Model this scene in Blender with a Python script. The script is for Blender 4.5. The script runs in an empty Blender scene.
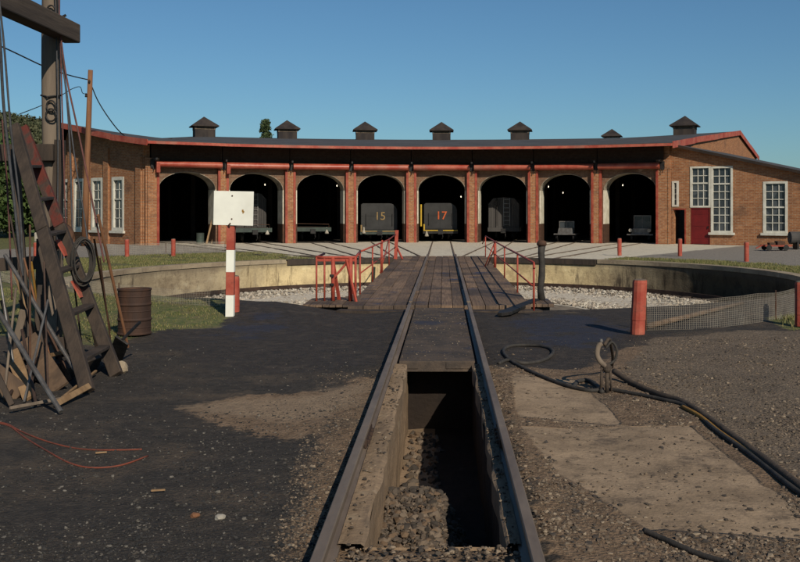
import bpy, bmesh, math, random
import numpy as np
from mathutils import Vector, Matrix, noise
from mathutils.geometry import delaunay_2d_cdt

random.seed(7)
rng = np.random.default_rng(7)
R_ = math.radians
scene = bpy.context.scene
COL = scene.collection

# ------------------------------------------------------------------ camera
CAMH, FPX, PX0, PY0 = 2.1, 960.0, 443.7, 211.0
cam_d = bpy.data.cameras.new('camera')
cam = bpy.data.objects.new('camera', cam_d)
COL.objects.link(cam)
cam.location = (0, 0, CAMH)
cam.rotation_euler = (R_(90), 0, 0)
cam_d.sensor_width = 36.0
cam_d.lens = 36.0 * FPX / 800.0
cam_d.shift_x = -(PX0 - 400) / 800.0
cam_d.shift_y = -(281 - PY0) / 800.0
cam_d.clip_start, cam_d.clip_end = 0.1, 6000
scene.camera = cam

# ------------------------------------------------------------------ world, sun, exposure
SUN_AZ, SUN_EL = 25.0, 32.0           # degrees to the right of straight behind the camera; height
world = bpy.data.worlds.new('World')
scene.world = world
world.use_nodes = True
wn = world.node_tree
bg = wn.nodes['Background']
sky = wn.nodes.new('ShaderNodeTexSky')
sky.sky_type = 'NISHITA'
sky.sun_disc = False
sky.sun_elevation = R_(SUN_EL)
sky.sun_rotation = R_(180 - SUN_AZ)
sky.air_density = 1.0
sky.dust_density = 0.6
sky.ozone_density = 2.6
sky.altitude = 200
tint = wn.nodes.new('ShaderNodeMix'); tint.data_type = 'RGBA'; tint.blend_type = 'MULTIPLY'
tint.inputs[0].default_value = 1.0; tint.inputs[7].default_value = (0.74, 1.08, 1.25, 1)
wn.links.new(sky.outputs['Color'], tint.inputs[6]); wn.links.new(tint.outputs[2], bg.inputs['Color'])
bg.inputs['Strength'].default_value = 0.062
sun_d = bpy.data.lights.new('sun', 'SUN')
sun_d.energy = 4.9
sun_d.angle = R_(0.5)
sun_d.color = (1.0, 0.90, 0.74)
sun = bpy.data.objects.new('sun', sun_d)
COL.objects.link(sun)
a_, e_ = R_(SUN_AZ), R_(SUN_EL)
SDIR = Vector((math.sin(a_) * math.cos(e_), -math.cos(a_) * math.cos(e_), math.sin(e_)))
sun.rotation_euler = (-SDIR).to_track_quat('-Z', 'Y').to_euler()
sun.location = SDIR * 80
vs = scene.view_settings
vs.view_transform = 'Standard'
vs.look = 'None'
vs.exposure = -0.14
vs.gamma = 1.0
vs.use_curve_mapping = False

# ------------------------------------------------------------------ measuring helpers
def G(px, py, z=0.0):
    d = (CAMH - z) * FPX / (py - PY0)
    return Vector(((px - PX0) * d / FPX, d, z))
def P(px, py, d):
    return Vector(((px - PX0) * d / FPX, d, CAMH - (py - PY0) * d / FPX))

# ------------------------------------------------------------------ materials
class NT:
    def __init__(s, name):
        s.m = bpy.data.materials.new(name); s.m.use_nodes = True
        s.t = s.m.node_tree; s.b = s.t.nodes['Principled BSDF']
        s.tc = s.t.nodes.new('ShaderNodeTexCoord')
    def put(s, sock, v):
        if isinstance(v, bpy.types.NodeSocket): s.t.links.new(v, sock)
        elif isinstance(v, (tuple, list)) and len(v) == 3 and sock.type == 'RGBA': sock.default_value = (*v, 1)
        else: sock.default_value = v
    def noise(s, scale, detail=4, rough=0.55, vec=None, dist=0.0):
        n = s.t.nodes.new('ShaderNodeTexNoise')
        n.inputs['Scale'].default_value = scale; n.inputs['Detail'].default_value = detail
        n.inputs['Roughness'].default_value = rough; n.inputs['Distortion'].default_value = dist
        s.t.links.new(vec or s.tc.outputs['Object'], n.inputs['Vector'])
        return n.outputs['Fac']
    def voro(s, scale, vec=None, out='Color'):
        n = s.t.nodes.new('ShaderNodeTexVoronoi'); n.inputs['Scale'].default_value = scale
        s.t.links.new(vec or s.tc.outputs['Object'], n.inputs['Vector'])
        return n.outputs[out]
    def mapping(s, scale=(1, 1, 1), src='Object'):
        n = s.t.nodes.new('ShaderNodeMapping'); n.inputs['Scale'].default_value = scale
        s.t.links.new(s.tc.outputs[src], n.inputs['Vector'])
        return n.outputs['Vector']
    def math(s, op, a, b=0.0, clamp=False):
        n = s.t.nodes.new('ShaderNodeMath'); n.operation = op; n.use_clamp = clamp
        s.put(n.inputs[0], a); s.put(n.inputs[1], b)
        return n.outputs[0]
    def step(s, v, lo, hi):
        n = s.t.nodes.new('ShaderNodeMapRange'); n.interpolation_type = 'SMOOTHSTEP'
        s.put(n.inputs['Value'], v); n.inputs['From Min'].default_value = lo; n.inputs['From Max'].default_value = hi
        return n.outputs['Result']
    def mix(s, f, a, b, mode='MIX'):
        n = s.t.nodes.new('ShaderNodeMix'); n.data_type = 'RGBA'; n.blend_type = mode
        s.put(n.inputs[0], f); s.put(n.inputs[6], a); s.put(n.inputs[7], b)
        return n.outputs[2]
    def attr(s, name):
        n = s.t.nodes.new('ShaderNodeAttribute'); n.attribute_name = name
        return n
    def sep(s, col):
        n = s.t.nodes.new('ShaderNodeSeparateColor'); s.t.links.new(col, n.inputs[0])
        return n.outputs
    def bump(s, h, strength=0.4, dist=0.02):
        n = s.t.nodes.new('ShaderNodeBump'); n.inputs['Strength'].default_value = strength
        n.inputs['Distance'].default_value = dist
        s.put(n.inputs['Height'], h); s.t.links.new(n.outputs[0], s.b.inputs['Normal'])
    def out(s, col, rough=0.8, metal=0.0, spec=0.3):
        s.put(s.b.inputs['Base Color'], col); s.put(s.b.inputs['Roughness'], rough)
        s.put(s.b.inputs['Metallic'], metal); s.b.inputs['Specular IOR Level'].default_value = spec
        return s.m

def simple(name, c1, c2, scale=3.0, rough=0.75, metal=0.0, bump=0.25, stretch=(1, 1, 1), fine=30, spec=0.3, lo=0.35, hi=0.65):
    n = NT(name)
    v = n.mapping(stretch)
    a = n.step(n.noise(scale, 6, 0.6, v), lo, hi)
    f = n.noise(fine, 3, 0.6, v)
    col = n.mix(a, c1, c2)
    col = n.mix(0.55, col, n.mix(f, (0.35, 0.35, 0.35), (1.0, 1.0, 1.0)), 'MULTIPLY')
    n.bump(n.math('ADD', f, a), bump, 0.01)
    return n.out(col, rough, metal, spec)

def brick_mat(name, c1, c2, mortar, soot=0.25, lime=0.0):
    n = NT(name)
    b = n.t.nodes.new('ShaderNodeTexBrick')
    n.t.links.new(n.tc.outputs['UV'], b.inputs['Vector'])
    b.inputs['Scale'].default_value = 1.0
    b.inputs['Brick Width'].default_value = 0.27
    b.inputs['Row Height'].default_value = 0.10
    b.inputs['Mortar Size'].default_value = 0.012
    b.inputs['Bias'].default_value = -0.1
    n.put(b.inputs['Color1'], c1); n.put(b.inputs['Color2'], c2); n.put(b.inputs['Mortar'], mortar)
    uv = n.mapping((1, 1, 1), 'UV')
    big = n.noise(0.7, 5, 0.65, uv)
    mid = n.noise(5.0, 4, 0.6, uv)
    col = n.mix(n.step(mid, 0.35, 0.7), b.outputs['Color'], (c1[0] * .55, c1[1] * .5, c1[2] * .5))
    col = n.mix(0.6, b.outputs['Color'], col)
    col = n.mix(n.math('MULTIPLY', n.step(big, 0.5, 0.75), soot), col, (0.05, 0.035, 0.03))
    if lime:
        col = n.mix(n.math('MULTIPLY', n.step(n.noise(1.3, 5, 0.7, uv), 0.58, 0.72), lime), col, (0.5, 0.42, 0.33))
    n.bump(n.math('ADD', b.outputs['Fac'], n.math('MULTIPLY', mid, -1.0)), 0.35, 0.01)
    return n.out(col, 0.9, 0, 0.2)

M = {}
M['brick'] = brick_mat('orange_brick', (0.34, 0.145, 0.062), (0.205, 0.078, 0.035), (0.30, 0.215, 0.14), 0.55, 0.14)
M['brick_dark'] = brick_mat('sooty_shaded_brick', (0.055, 0.028, 0.018), (0.04, 0.021, 0.014), (0.045, 0.036, 0.028), 0.6)  # soot plus the eave's shade, darkened into the upper wall brick
M['spandrel'] = brick_mat('buff_brick', (0.19, 0.105, 0.062), (0.12, 0.065, 0.04), (0.18, 0.14, 0.10), 0.6, 0.3)
M['red'] = simple('faded_red_paint', (0.235, 0.034, 0.018), (0.34, 0.075, 0.042), 2.5, 0.6, 0, 0.2)
def worn_red(name, rough, dark=.5):
    n = NT(name)
    a = n.noise(1.1, 6, .7); b = n.noise(6, 5, .7, n.mapping((1, 1, 2)))
    col = n.mix(n.step(a, .38, .62), (.27, .038, .022), (.36, .095, .058))
    col = n.mix(n.math('MULTIPLY', n.step(b, .54, .68), dark), col, (.10, .045, .03))
    col = n.mix(n.math('MULTIPLY', n.step(n.noise(.45, 4, .6), .56, .66), .5), col, (.20, .10, .07))
    n.bump(b, .3, .01)
    return n.out(col, rough, 0, .4)
M['hood'] = worn_red('weathered_hood_paint', .42, .35)
M['fascia'] = worn_red('weathered_fascia_paint', .65, .6)
M['red_old'] = worn_red('flaking_red_on_dark_wood', .75, .95)
M['red_wood'] = worn_red('chipped_red_paint', .75, .45)
M['red_old'] = simple('flaking_dull_red_stile', (0.115, 0.025, 0.017), (0.055, 0.036, 0.028), 4, .8, 0, .5, (1, 1, .5), 25, lo=.42, hi=.56)
M['red_rail'] = simple('bright_red_oxide_paint', (0.42, 0.075, 0.045), (0.32, 0.055, 0.035), 6, 0.55, 0, 0.2)
M['door_red'] = simple('deep_red_door_paint', (0.17, 0.012, 0.012), (0.13, 0.010, 0.010), 1.5, 0.5, 0, 0.1)
M['white'] = simple('old_white_paint', (0.66, 0.64, 0.56), (0.54, 0.51, 0.43), 3, 0.6, 0, 0.15, fine=12)
M['board'] = simple('sign_white_paint', (0.86, 0.85, 0.76), (0.80, 0.78, 0.67), 1.2, 0.5, 0, 0.05, fine=2, lo=.5, hi=.8)
M['jamb'] = simple('limewashed_jamb', (0.72, 0.67, 0.55), (0.52, 0.47, 0.36), 2, 0.8, 0, 0.2)
M['arch_dirty'] = simple('sooty_limewash', (0.46, 0.40, 0.31), (0.20, 0.17, 0.13), 2, 0.85, 0, 0.2)
M['roof'] = simple('tar_paper_roof', (0.055, 0.052, 0.052), (0.085, 0.080, 0.078), 0.6, 0.85, 0, 0.2, fine=6)
M['vent'] = simple('sooty_vent_boards', (0.05, 0.038, 0.032), (0.025, 0.02, 0.02), 1.5, 0.85, 0, 0.3, (1, 1, .3), 8)
M['soffit'] = simple('dark_soffit_boards', (0.045, 0.028, 0.02), (0.025, 0.018, 0.014), 1.5, 0.9, 0, 0.2)
M['black'] = simple('black_iron', (0.012, 0.012, 0.012), (0.03, 0.026, 0.024), 6, 0.6, 0.2, 0.3)
M['tender'] = simple('dusty_black_tank_steel', (0.034, 0.033, 0.033), (0.022, 0.021, 0.021), 1.2, 0.6, 0.1, 0.1)
M['carbody'] = simple('weathered_grey_car_boards', (0.075, 0.068, 0.064), (0.05, 0.046, 0.044), 1.3, 0.85, 0, 0.2, (1, 1, .2), 14)
M['rail'] = simple('worn_rail_steel', (0.15, 0.112, 0.085), (0.21, 0.16, 0.12), 3, 0.55, 0.15, 0.1, (1, .25, 1), 20)
M['rail_rust'] = simple('rusty_rail_steel', (0.05, 0.032, 0.025), (0.09, 0.055, 0.04), 4, 0.7, 0.3, 0.2, (1, .25, 1))
M['wood_grey'] = simple('weathered_grey_wood', (0.20, 0.155, 0.115), (0.12, 0.09, 0.068), 5, 0.85, 0, 0.5, (1, 1, .08), 22)
M['wood_beam'] = simple('dark_weathered_beam', (0.105, 0.078, 0.058), (0.06, 0.045, 0.036), 5, 0.85, 0, 0.5, (1, .08, 1), 22)
M['wood_pole'] = simple('brown_pole_wood', (0.23, 0.105, 0.05), (0.155, 0.07, 0.036), 5, 0.85, 0, 0.4, (1, 1, .1), 22)
M['wood_dark'] = simple('oily_dark_wood', (0.065, 0.046, 0.034), (0.035, 0.026, 0.021), 5, 0.8, 0, 0.5, (1, 1, .15), 25)
M['wood_tan'] = simple('raw_tan_wood', (0.30, 0.19, 0.10), (0.20, 0.12, 0.06), 5, 0.85, 0, 0.4, (1, 1, .15), 25)
M['rust'] = simple('brown_rust', (0.105, 0.052, 0.03), (0.06, 0.032, 0.022), 5, 0.8, 0.2, 0.4)
M['old_board'] = simple('stained_old_board', (0.155, 0.098, 0.060), (0.085, 0.056, 0.038), 4, 0.85, 0, 0.5, (1, 1, .2), 18)
M['barrel'] = simple('dark_rusted_drum', (0.085, 0.042, 0.026), (0.045, 0.026, 0.02), 4, 0.75, 0.2, 0.3, (1, 1, .35), 16)
M['steel'] = simple('dull_grey_steel', (0.20, 0.19, 0.18), (0.13, 0.115, 0.105), 5, 0.5, 0.6, 0.2)
M['rope_red'] = simple('faded_red_rope', (0.15, 0.06, 0.05), (0.10, 0.045, 0.04), 8, 0.9)
M['rope_grey'] = simple('grey_wire_rope', (0.075, 0.075, 0.08), (0.05, 0.05, 0.055), 8, 0.7)
M['rubber'] = simple('dusty_black_rubber', (0.03, 0.027, 0.024), (0.055, 0.047, 0.04), 5, 0.75, 0, 0.3)
M['hose_brown'] = simple('dirt_caked_hose', (0.085, 0.062, 0.045), (0.05, 0.038, 0.03), 5, 0.9, 0, 0.4)
M['hose_red'] = simple('faded_red_cord', (0.22, 0.055, 0.03), (0.14, 0.045, 0.03), 5, 0.7)
M['yellow'] = simple('faded_yellow_paint', (0.50, 0.33, 0.02), (0.42, 0.27, 0.03), 4, 0.6)
M['orange'] = simple('orange_red_numerals', (0.55, 0.10, 0.02), (0.42, 0.08, 0.02), 4, 0.6)
M['gold'] = simple('dull_gold_numerals', (0.27, 0.175, 0.065), (0.20, 0.13, 0.055), 4, 0.6)
M['ochre_rod'] = simple('ochre_rod_paint', (0.34, 0.18, 0.03), (0.25, 0.13, 0.03), 4, 0.7)
M['green_grey'] = simple('grey_green_beam_paint', (0.055, 0.075, 0.06), (0.04, 0.05, 0.045), 3, 0.7)
M['bark'] = simple('tree_bark', (0.09, 0.065, 0.045), (0.05, 0.038, 0.03), 4, 0.95, 0, 0.5, (1, 1, .2))
M['chalk'] = simple('chalky_pale_stone', (0.42, 0.38, 0.32), (0.3, 0.27, 0.22), 3, 0.9)

def glass_mat():
    n = NT('old_window_glass')
    f = n.noise(1.7, 3, 0.5)
    n.bump(f, 0.15, 0.02)
    return n.out(n.mix(n.step(n.voro(2.1), .3, .7), (0.030, 0.036, 0.042), (0.065, 0.072, 0.078)), 0.12, 0, 0.5)
M['glass'] = glass_mat()

def emis(name, c, s):
    n = NT(name); n.put(n.b.inputs['Emission Color'], c); n.b.inputs['Emission Strength'].default_value = s
    return n.out(c, 0.4)
M['bulb'] = emis('lit_lamp_bulb', (1.0, 0.86, 0.62), 3.0)

def leaf_mat(name, c1, c2):
    n = NT(name)
    g = n.t.nodes.new('ShaderNodeNewGeometry')
    r = g.outputs['Random Per Island']
    col = n.mix(r, c1, c2)
    n.b.inputs['Subsurface Weight'].default_value = 0.0
    return n.out(col, 0.7, 0, 0.25)
M['leaf'] = leaf_mat('tree_leaf', (0.028, 0.055, 0.014), (0.075, 0.11, 0.032))
M['needle'] = leaf_mat('conifer_needle', (0.025, 0.045, 0.016), (0.07, 0.09, 0.035))
M['forest'] = leaf_mat('forest_leaf', (0.030, 0.040, 0.018), (0.085, 0.085, 0.042))
M['grassblade'] = leaf_mat('grass_blade', (0.070, 0.095, 0.024), (0.21, 0.17, 0.075))

def stone_mat(name, cols):
    n = NT(name)
    g = n.t.nodes.new('ShaderNodeNewGeometry')
    r = g.outputs['Random Per Island']
    col = cols[0]
    for i, c in enumerate(cols[1:]):
        t = (i + 1) / len(cols)
        col = n.mix(n.step(r, t - .02, t + .02), col, c)
    col = n.mix(0.5, col, n.mix(n.noise(25, 3), (.4, .4, .4), (1, 1, 1)), 'MULTIPLY')
    return n.out(col, 0.9, 0, 0.2)
M['ballast'] = stone_mat('pale_ballast_stone', [(0.42, 0.37, 0.30), (0.50, 0.45, 0.37), (0.30, 0.255, 0.20), (0.45, 0.38, 0.30), (.22,.185,.15)])
M['gravel'] = stone_mat('mixed_cinder_gravel', [(0.075, 0.06, 0.047), (0.165, 0.122, 0.086), (0.105, 0.08, 0.06), (0.25, 0.195, 0.14), (0.055, 0.046, 0.04), (.14,.105,.075)])
M['cinder_bits'] = stone_mat('black_cinder_bits', [(0.022, 0.022, 0.023), (0.04, 0.038, 0.037), (0.03, 0.028, 0.028), (0.034, 0.032, 0.032), (0.045, 0.042, 0.04), (.026,.025,.026), (0.075, 0.066, 0.056), (0.022, 0.022, 0.023), (0.04, 0.038, 0.037), (0.15, 0.135, 0.115)])
M['rubble'] = stone_mat('broken_brown_rubble', [(0.12, 0.092, 0.068), (0.17, 0.13, 0.096), (0.075, 0.058, 0.045), (0.14, 0.095, 0.062), (.095,.076,.06), (.05,.042,.036)])

def concrete_mat(name, c1, c2, stain, lime, wet=0.5, band=None):
    n = NT(name)
    uv = n.mapping((1, 1, 1), 'UV')
    streak = n.noise(1.6, 5, 0.7, n.mapping((1.6, .25, 1), 'UV'))
    blot = n.noise(0.8, 6, 0.65, uv)
    fine = n.noise(14, 5, 0.65, uv)
    col = n.mix(n.step(blot, .38, .62), c1, c2)
    col = n.mix(n.math('MULTIPLY', n.step(streak, .52, .68), wet), col, stain)
    col = n.mix(n.math('MULTIPLY', n.step(n.noise(1.9, 4, .6, uv), .60, .72), .6), col, lime)
    col = n.mix(.5, col, n.mix(fine, (.3, .3, .3), (1, 1, 1)), 'MULTIPLY')
    if band:
        col = n.mix(n.math('MULTIPLY', n.step(n.noise(.9, 6, .75, uv), .50, .64), .65), col, (.30, .235, .165))
        col = n.mix(n.math('MULTIPLY', n.step(n.noise(5, 5, .7, n.mapping((1, .5, 1), 'UV')), .55, .68), .5), col, (.20, .16, .12))
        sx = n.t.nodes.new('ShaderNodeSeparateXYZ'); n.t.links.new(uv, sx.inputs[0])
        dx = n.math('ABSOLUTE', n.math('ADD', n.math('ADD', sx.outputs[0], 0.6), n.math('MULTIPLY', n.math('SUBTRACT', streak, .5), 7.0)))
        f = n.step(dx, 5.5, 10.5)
        shade_right = n.step(n.math('ADD', sx.outputs[0], n.math('MULTIPLY', n.math('SUBTRACT', streak, .5), 5.0)), 6.5, 12.5)
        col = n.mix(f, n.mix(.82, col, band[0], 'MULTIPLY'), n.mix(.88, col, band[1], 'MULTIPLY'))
        col = n.mix(shade_right, col, n.mix(1.0, col, (.24, .22, .20), 'MULTIPLY'))  # right part of the wall darkened, its shade painted into the colour
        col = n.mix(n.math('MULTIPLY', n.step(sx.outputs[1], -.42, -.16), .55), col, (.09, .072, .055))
    n.bump(n.math('ADD', fine, blot), .5, .03)
    return n.out(col, .9, 0, .2)
M['pit_concrete'] = concrete_mat('stained_shaded_pit_concrete', (0.82, 0.70, 0.49), (0.60, 0.50, 0.35), (0.20, 0.16, 0.12), (0.92, 0.84, 0.64), .95, ((.92, .84, .62), (.46, .43, .39)))
M['coping'] = concrete_mat('coping_concrete', (0.36, 0.29, 0.20), (0.26, 0.20, 0.14), (0.12, 0.10, 0.08), (0.45, 0.38, 0.28), .5)
M['pit_shade_soot'] = concrete_mat('shaded_sooty_pit_wall', (0.034, 0.024, 0.018), (0.022, 0.016, 0.013), (0.012, 0.010, 0.009), (0.05, 0.036, 0.026), .6)  # sooty far wall; right wall and right floor have their shadow painted dark
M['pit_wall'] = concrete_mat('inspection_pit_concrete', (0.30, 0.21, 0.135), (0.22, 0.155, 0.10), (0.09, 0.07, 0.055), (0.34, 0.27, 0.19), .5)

def deck_mat(name, c1, c2, blue):
    n = NT(name)
    g = n.t.nodes.new('ShaderNodeNewGeometry')
    r = g.outputs['Random Per Island']
    grain = n.noise(9, 6, .65, n.mapping((3.0, .12, 1)))
    col = n.mix(r, c1, c2)
    col = n.mix(.7, col, n.mix(n.step(grain, .3, .7), (.35, .33, .32), (1.1, 1.1, 1.1)), 'MULTIPLY')
    bl = n.noise(.75, 3, .5)
    oil = n.noise(.5, 4, .6)
    col = n.mix(n.math('MULTIPLY', n.step(oil, .46, .62), .75), col, (.034, .027, .024))
    col = n.mix(n.math('MULTIPLY', n.step(n.noise(1.1, 4, .6), .60, .68), blue), col, (.022, .032, .075))
    n.bump(grain, .5, .01)
    return n.out(col, .75, 0, .3)
M['deck'] = deck_mat('worn_deck_timber', (0.235, 0.152, 0.095), (0.12, 0.08, 0.053), .8)
def plate_mat():
    n = NT('oily_plate_with_dirt')
    a = n.noise(1.8, 7, .7); b = n.noise(9, 5, .7); c = n.noise(40, 3, .7)
    col = n.mix(n.step(a, .36, .64), (.085, .062, .046), (.042, .034, .029))
    col = n.mix(n.math('MULTIPLY', n.step(b, .55, .68), .6), col, (.13, .095, .066))
    col = n.mix(n.math('MULTIPLY', n.step(n.noise(.9, 3), .58, .68), .5), col, (.025, .032, .06))
    col = n.mix(n.math('MULTIPLY', n.step(c, .60, .70), .5), col, (.17, .135, .10))
    n.bump(n.math('ADD', b, c), .5, .012)
    return n.out(col, .8, .05, .25)
M['plate'] = plate_mat()

def ground_mat():
    n = NT('ground_cinder_and_dirt')
    A = n.sep(n.attr('zone_a').outputs['Color'])   # dirt, slab, oil
    B = n.sep(n.attr('zone_b').outputs['Color'])   # grass, apron, blue
    C = n.sep(n.attr('zone_c').outputs['Color'])   # gravel, asphalt, rust
    n1 = n.noise(1.3, 6, .65); n2 = n.noise(7, 6, .7); n3 = n.noise(45, 4, .7); n4 = n.noise(0.35, 4, .6)
    wob = n.math('ADD', n.math('MULTIPLY', n.math('SUBTRACT', n1, .5), .9), n.math('MULTIPLY', n.math('SUBTRACT', n2, .5), .7))
    def m(a, lo=.42, hi=.58, k=1.0):
        return n.step(n.math('ADD', a, n.math('MULTIPLY', wob, k)), lo, hi)
    cinder = n.mix(n.step(n2, .35, .7), (.030, .0255, .0225), (.058, .048, .040))
    cinder = n.mix(n.math('MULTIPLY', n.step(n.noise(.8, 7, .72), .46, .66), .7), cinder, (.105, .077, .054))
    cinder = n.mix(n.math('MULTIPLY', n.step(n3, .60, .70), .5), cinder, (.085, .074, .064))
    dirt = n.mix(n.step(n2, .3, .7), (.125, .082, .050), (.245, .165, .105))
    dirt = n.mix(n.math('MULTIPLY', n.step(n1, .5, .65), .55), dirt, (.06, .047, .036))
    slab = n.mix(n.step(n1, .35, .65), (.345, .25, .165), (.22, .157, .102))
    slab = n.mix(n.math('MULTIPLY', n.step(n2, .50, .70), .7), slab, (.085, .062, .044))
    slab = n.mix(n.math('MULTIPLY', n.step(n.noise(1.6, 7, .75), .52, .66), .8), slab, (.075, .056, .042))
    gravel = n.mix(n.voro(38), (.10, .074, .052), (.225, .17, .12))
    gravel = n.mix(n.math('MULTIPLY', n.step(n1, .45, .7), .5), gravel, (.075, .058, .043))
    oil = n.mix(n.step(n2, .38, .66), (.027, .022, .019), (.050, .039, .031))
    oil = n.mix(n.math('MULTIPLY', n.step(n.noise(2.2, 7, .72), .50, .66), .6), oil, (.075, .058, .045))
    oil = n.mix(n.math('MULTIPLY', n.step(n3, .58, .68), .5), oil, (.085, .07, .058))
    grass = n.mix(n.step(n2, .35, .65), (.075, .10, .028), (.16, .145, .06))
    grass = n.mix(n.math('MULTIPLY', n.step(n1, .5, .62), .6), grass, (.16, .12, .065))
    apron = n.mix(n.step(n2, .35, .65), (.66, .59, .47), (.54, .48, .38))
    apron = n.mix(n.math('MULTIPLY', n.step(n1, .5, .65), .4), apron, (.42, .36, .28))
    asph = n.mix(n.step(n2, .35, .65), (.20, .175, .15), (.27, .24, .205))
    col = n.mix(m(A[0]), cinder, dirt)
    col = n.mix(m(C[0]), col, gravel)
    tan = n.mix(n.step(n2, .3, .7), (.34, .245, .16), (.21, .15, .10))
    col = n.mix(n.math('MULTIPLY', m(C[2], .38, .75, 1.2), .85), col, tan)
    col = n.mix(m(A[2]), col, oil)
    col = n.mix(n.math('MULTIPLY', m(B[2], .60, .98, 2.8), .6), col, (.022, .028, .054))
    col = n.mix(n.math('MULTIPLY', m(A[1], .38, .66, .55), .9), col, slab)
    col = n.mix(m(B[0], .42, .58, .6), col, grass)
    col = n.mix(m(B[1], .42, .58, .25), col, apron)
    col = n.mix(m(C[1], .42, .58, .25), col, asph)
    fine = n.mix(n3, (.45, .45, .45), (1.25, 1.25, 1.25))
    col = n.mix(.75, col, fine, 'MULTIPLY')
    rough = n.math('SUBTRACT', .95, n.math('MULTIPLY', m(A[2]), .12))
    hgt = n.math('ADD', n.math('ADD', n3, n2), n.math('MULTIPLY', n.voro(30, out='Distance'), .8))
    keep = n.math('SUBTRACT', 1.0, n.math('MAXIMUM', n.math('MULTIPLY', m(A[1], .40, .6, .3), .82), n.math('MULTIPLY', m(A[2]), .45)))
    n.bump(n.math('MULTIPLY', hgt, keep), .8, .025)
    return n.out(col, rough, 0, .25)
M['ground'] = ground_mat()

# ------------------------------------------------------------------ mesh helpers
def link(o, parent=None):
    COL.objects.link(o)
    if parent is not None: o.parent = parent
    return o

def obj(name, bm, mat, parent=None, smooth=False, bevel=0.0, loc=None):
    bmesh.ops.recalc_face_normals(bm, faces=bm.faces)
    uv = bm.loops.layers.uv.verify()
    for f in bm.faces:
        nx, ny, nz = (abs(c) for c in f.normal)
        f.smooth = smooth
        for l in f.loops:
            c = l.vert.co
            if nz > nx and nz > ny: l[uv].uv = (c.x, c.y)
            elif nx > ny: l[uv].uv = (c.y, c.z)
            else: l[uv].uv = (c.x, c.z)
    me = bpy.data.meshes.new(name)
    bm.to_mesh(me); bm.free()
    for m_ in (mat if isinstance(mat, (list, tuple)) else [mat]): me.materials.append(m_)
    o = bpy.data.objects.new(name, me)
    if loc is not None: o.location = loc
    if bevel:
        b = o.modifiers.new('bevel', 'BEVEL'); b.width = bevel; b.segments = 2; b.limit_method = 'ANGLE'
    return link(o, parent)

def tag(o, label, cat, group=None):
    o['label'] = label; o['category'] = cat
    if group: o['group'] = group
    return o
def thing(name, label, cat, loc=(0, 0, 0), rotz=0.0, group=None):
    o = bpy.data.objects.new(name, None); o.empty_display_size = .3
    o.location = loc; o.rotation_euler = (0, 0, rotz)
    link(o)
    return tag(o, label, cat, group)
def struct(o, kind='structure'):
    o['kind'] = kind
    return o
def dup(root, loc, rotz, label):
    r = root.copy(); COL.objects.link(r); r.location = loc; r.rotation_euler = (0, 0, rotz); r['label'] = label
    for ch in list(root.children):
        c = ch.copy(); COL.objects.link(c); c.parent = r
        for g in list(ch.children):
            d = g.copy(); COL.objects.link(d); d.parent = c
    return r

def B(): return bmesh.new()
def hexa(bm, pts, mi=0):
    v = [bm.verts.new(p) for p in pts]
    for q in ((0, 3, 2, 1), (4, 5, 6, 7), (0, 1, 5, 4), (1, 2, 6, 5), (2, 3, 7, 6), (3, 0, 4, 7)):
        bm.faces.new([v[i] for i in q]).material_index = mi
def box(bm, x0, x1, y0, y1, z0, z1, mi=0, mx=None):
    p = [Vector(c) for c in ((x0, y0, z0), (x1, y0, z0), (x1, y1, z0), (x0, y1, z0), (x0, y0, z1), (x1, y0, z1), (x1, y1, z1), (x0, y1, z1))]
    if mx: p = [mx @ c for c in p]
    hexa(bm, p, mi)
def beam(bm, p0, p1, w, h, up=(0, 0, 1), w1=None, h1=None, mi=0):
    p0, p1 = Vector(p0), Vector(p1)
    d = (p1 - p0).normalized(); up = Vector(up)
    if abs(d.dot(up)) > .97: up = Vector((0, 1, 0))
    s = d.cross(up).normalized(); u = s.cross(d)
    w1 = w if w1 is None else w1; h1 = h if h1 is None else h1
    q = []
    for p, a, b in ((p0, w / 2, h / 2), (p1, w1 / 2, h1 / 2)):
        q += [p - s * a - u * b, p + s * a - u * b, p + s * a + u * b, p - s * a + u * b]
    hexa(bm, q, mi)
def tube(bm, pts, r, seg=8, closed=False, mi=0, cap=True):
    pts = [Vector(p) for p in pts]; n = len(pts)
    rs = r if isinstance(r, (list, tuple)) else [r] * n
    rings = []; prev = None
    for i, p in enumerate(pts):
        if closed: d = pts[(i + 1) % n] - pts[i - 1]
        else: d = pts[min(i + 1, n - 1)] - pts[max(i - 1, 0)]
        d.normalize()
        if prev is None:
            u = Vector((0, 0, 1)) if abs(d.z) < .9 else Vector((1, 0, 0))
        else: u = prev
        s = d.cross(u)
        if s.length < 1e-5: s = d.cross(Vector((1, .3, .2)))
        s.normalize(); u = s.cross(d); prev = u
        rings.append([bm.verts.new(p + (s * math.cos(t) + u * math.sin(t)) * rs[i]) for t in (2 * math.pi * k / seg for k in range(seg))])
    for i in range(n if closed else n - 1):
        a, b = rings[i], rings[(i + 1) % n]
        for k in range(seg):
            bm.faces.new((a[k], a[(k + 1) % seg], b[(k + 1) % seg], b[k])).material_index = mi
    if cap and not closed:
        bm.faces.new(rings[0][::-1]).material_index = mi; bm.faces.new(rings[-1]).material_index = mi
def lathe(bm, prof, seg=24, c=(0, 0), mi=0):
    rings = []
    for r, z in prof:
        rings.append([bm.verts.new((c[0] + r * math.cos(t), c[1] + r * math.sin(t), z)) for t in (2 * math.pi * k / seg for k in range(seg))])
    for a, b in zip(rings, rings[1:]):
        for k in range(seg): bm.faces.new((a[k], a[(k + 1) % seg], b[(k + 1) % seg], b[k])).material_index = mi
    bm.faces.new(rings[0][::-1]).material_index = mi; bm.faces.new(rings[-1]).material_index = mi
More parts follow.
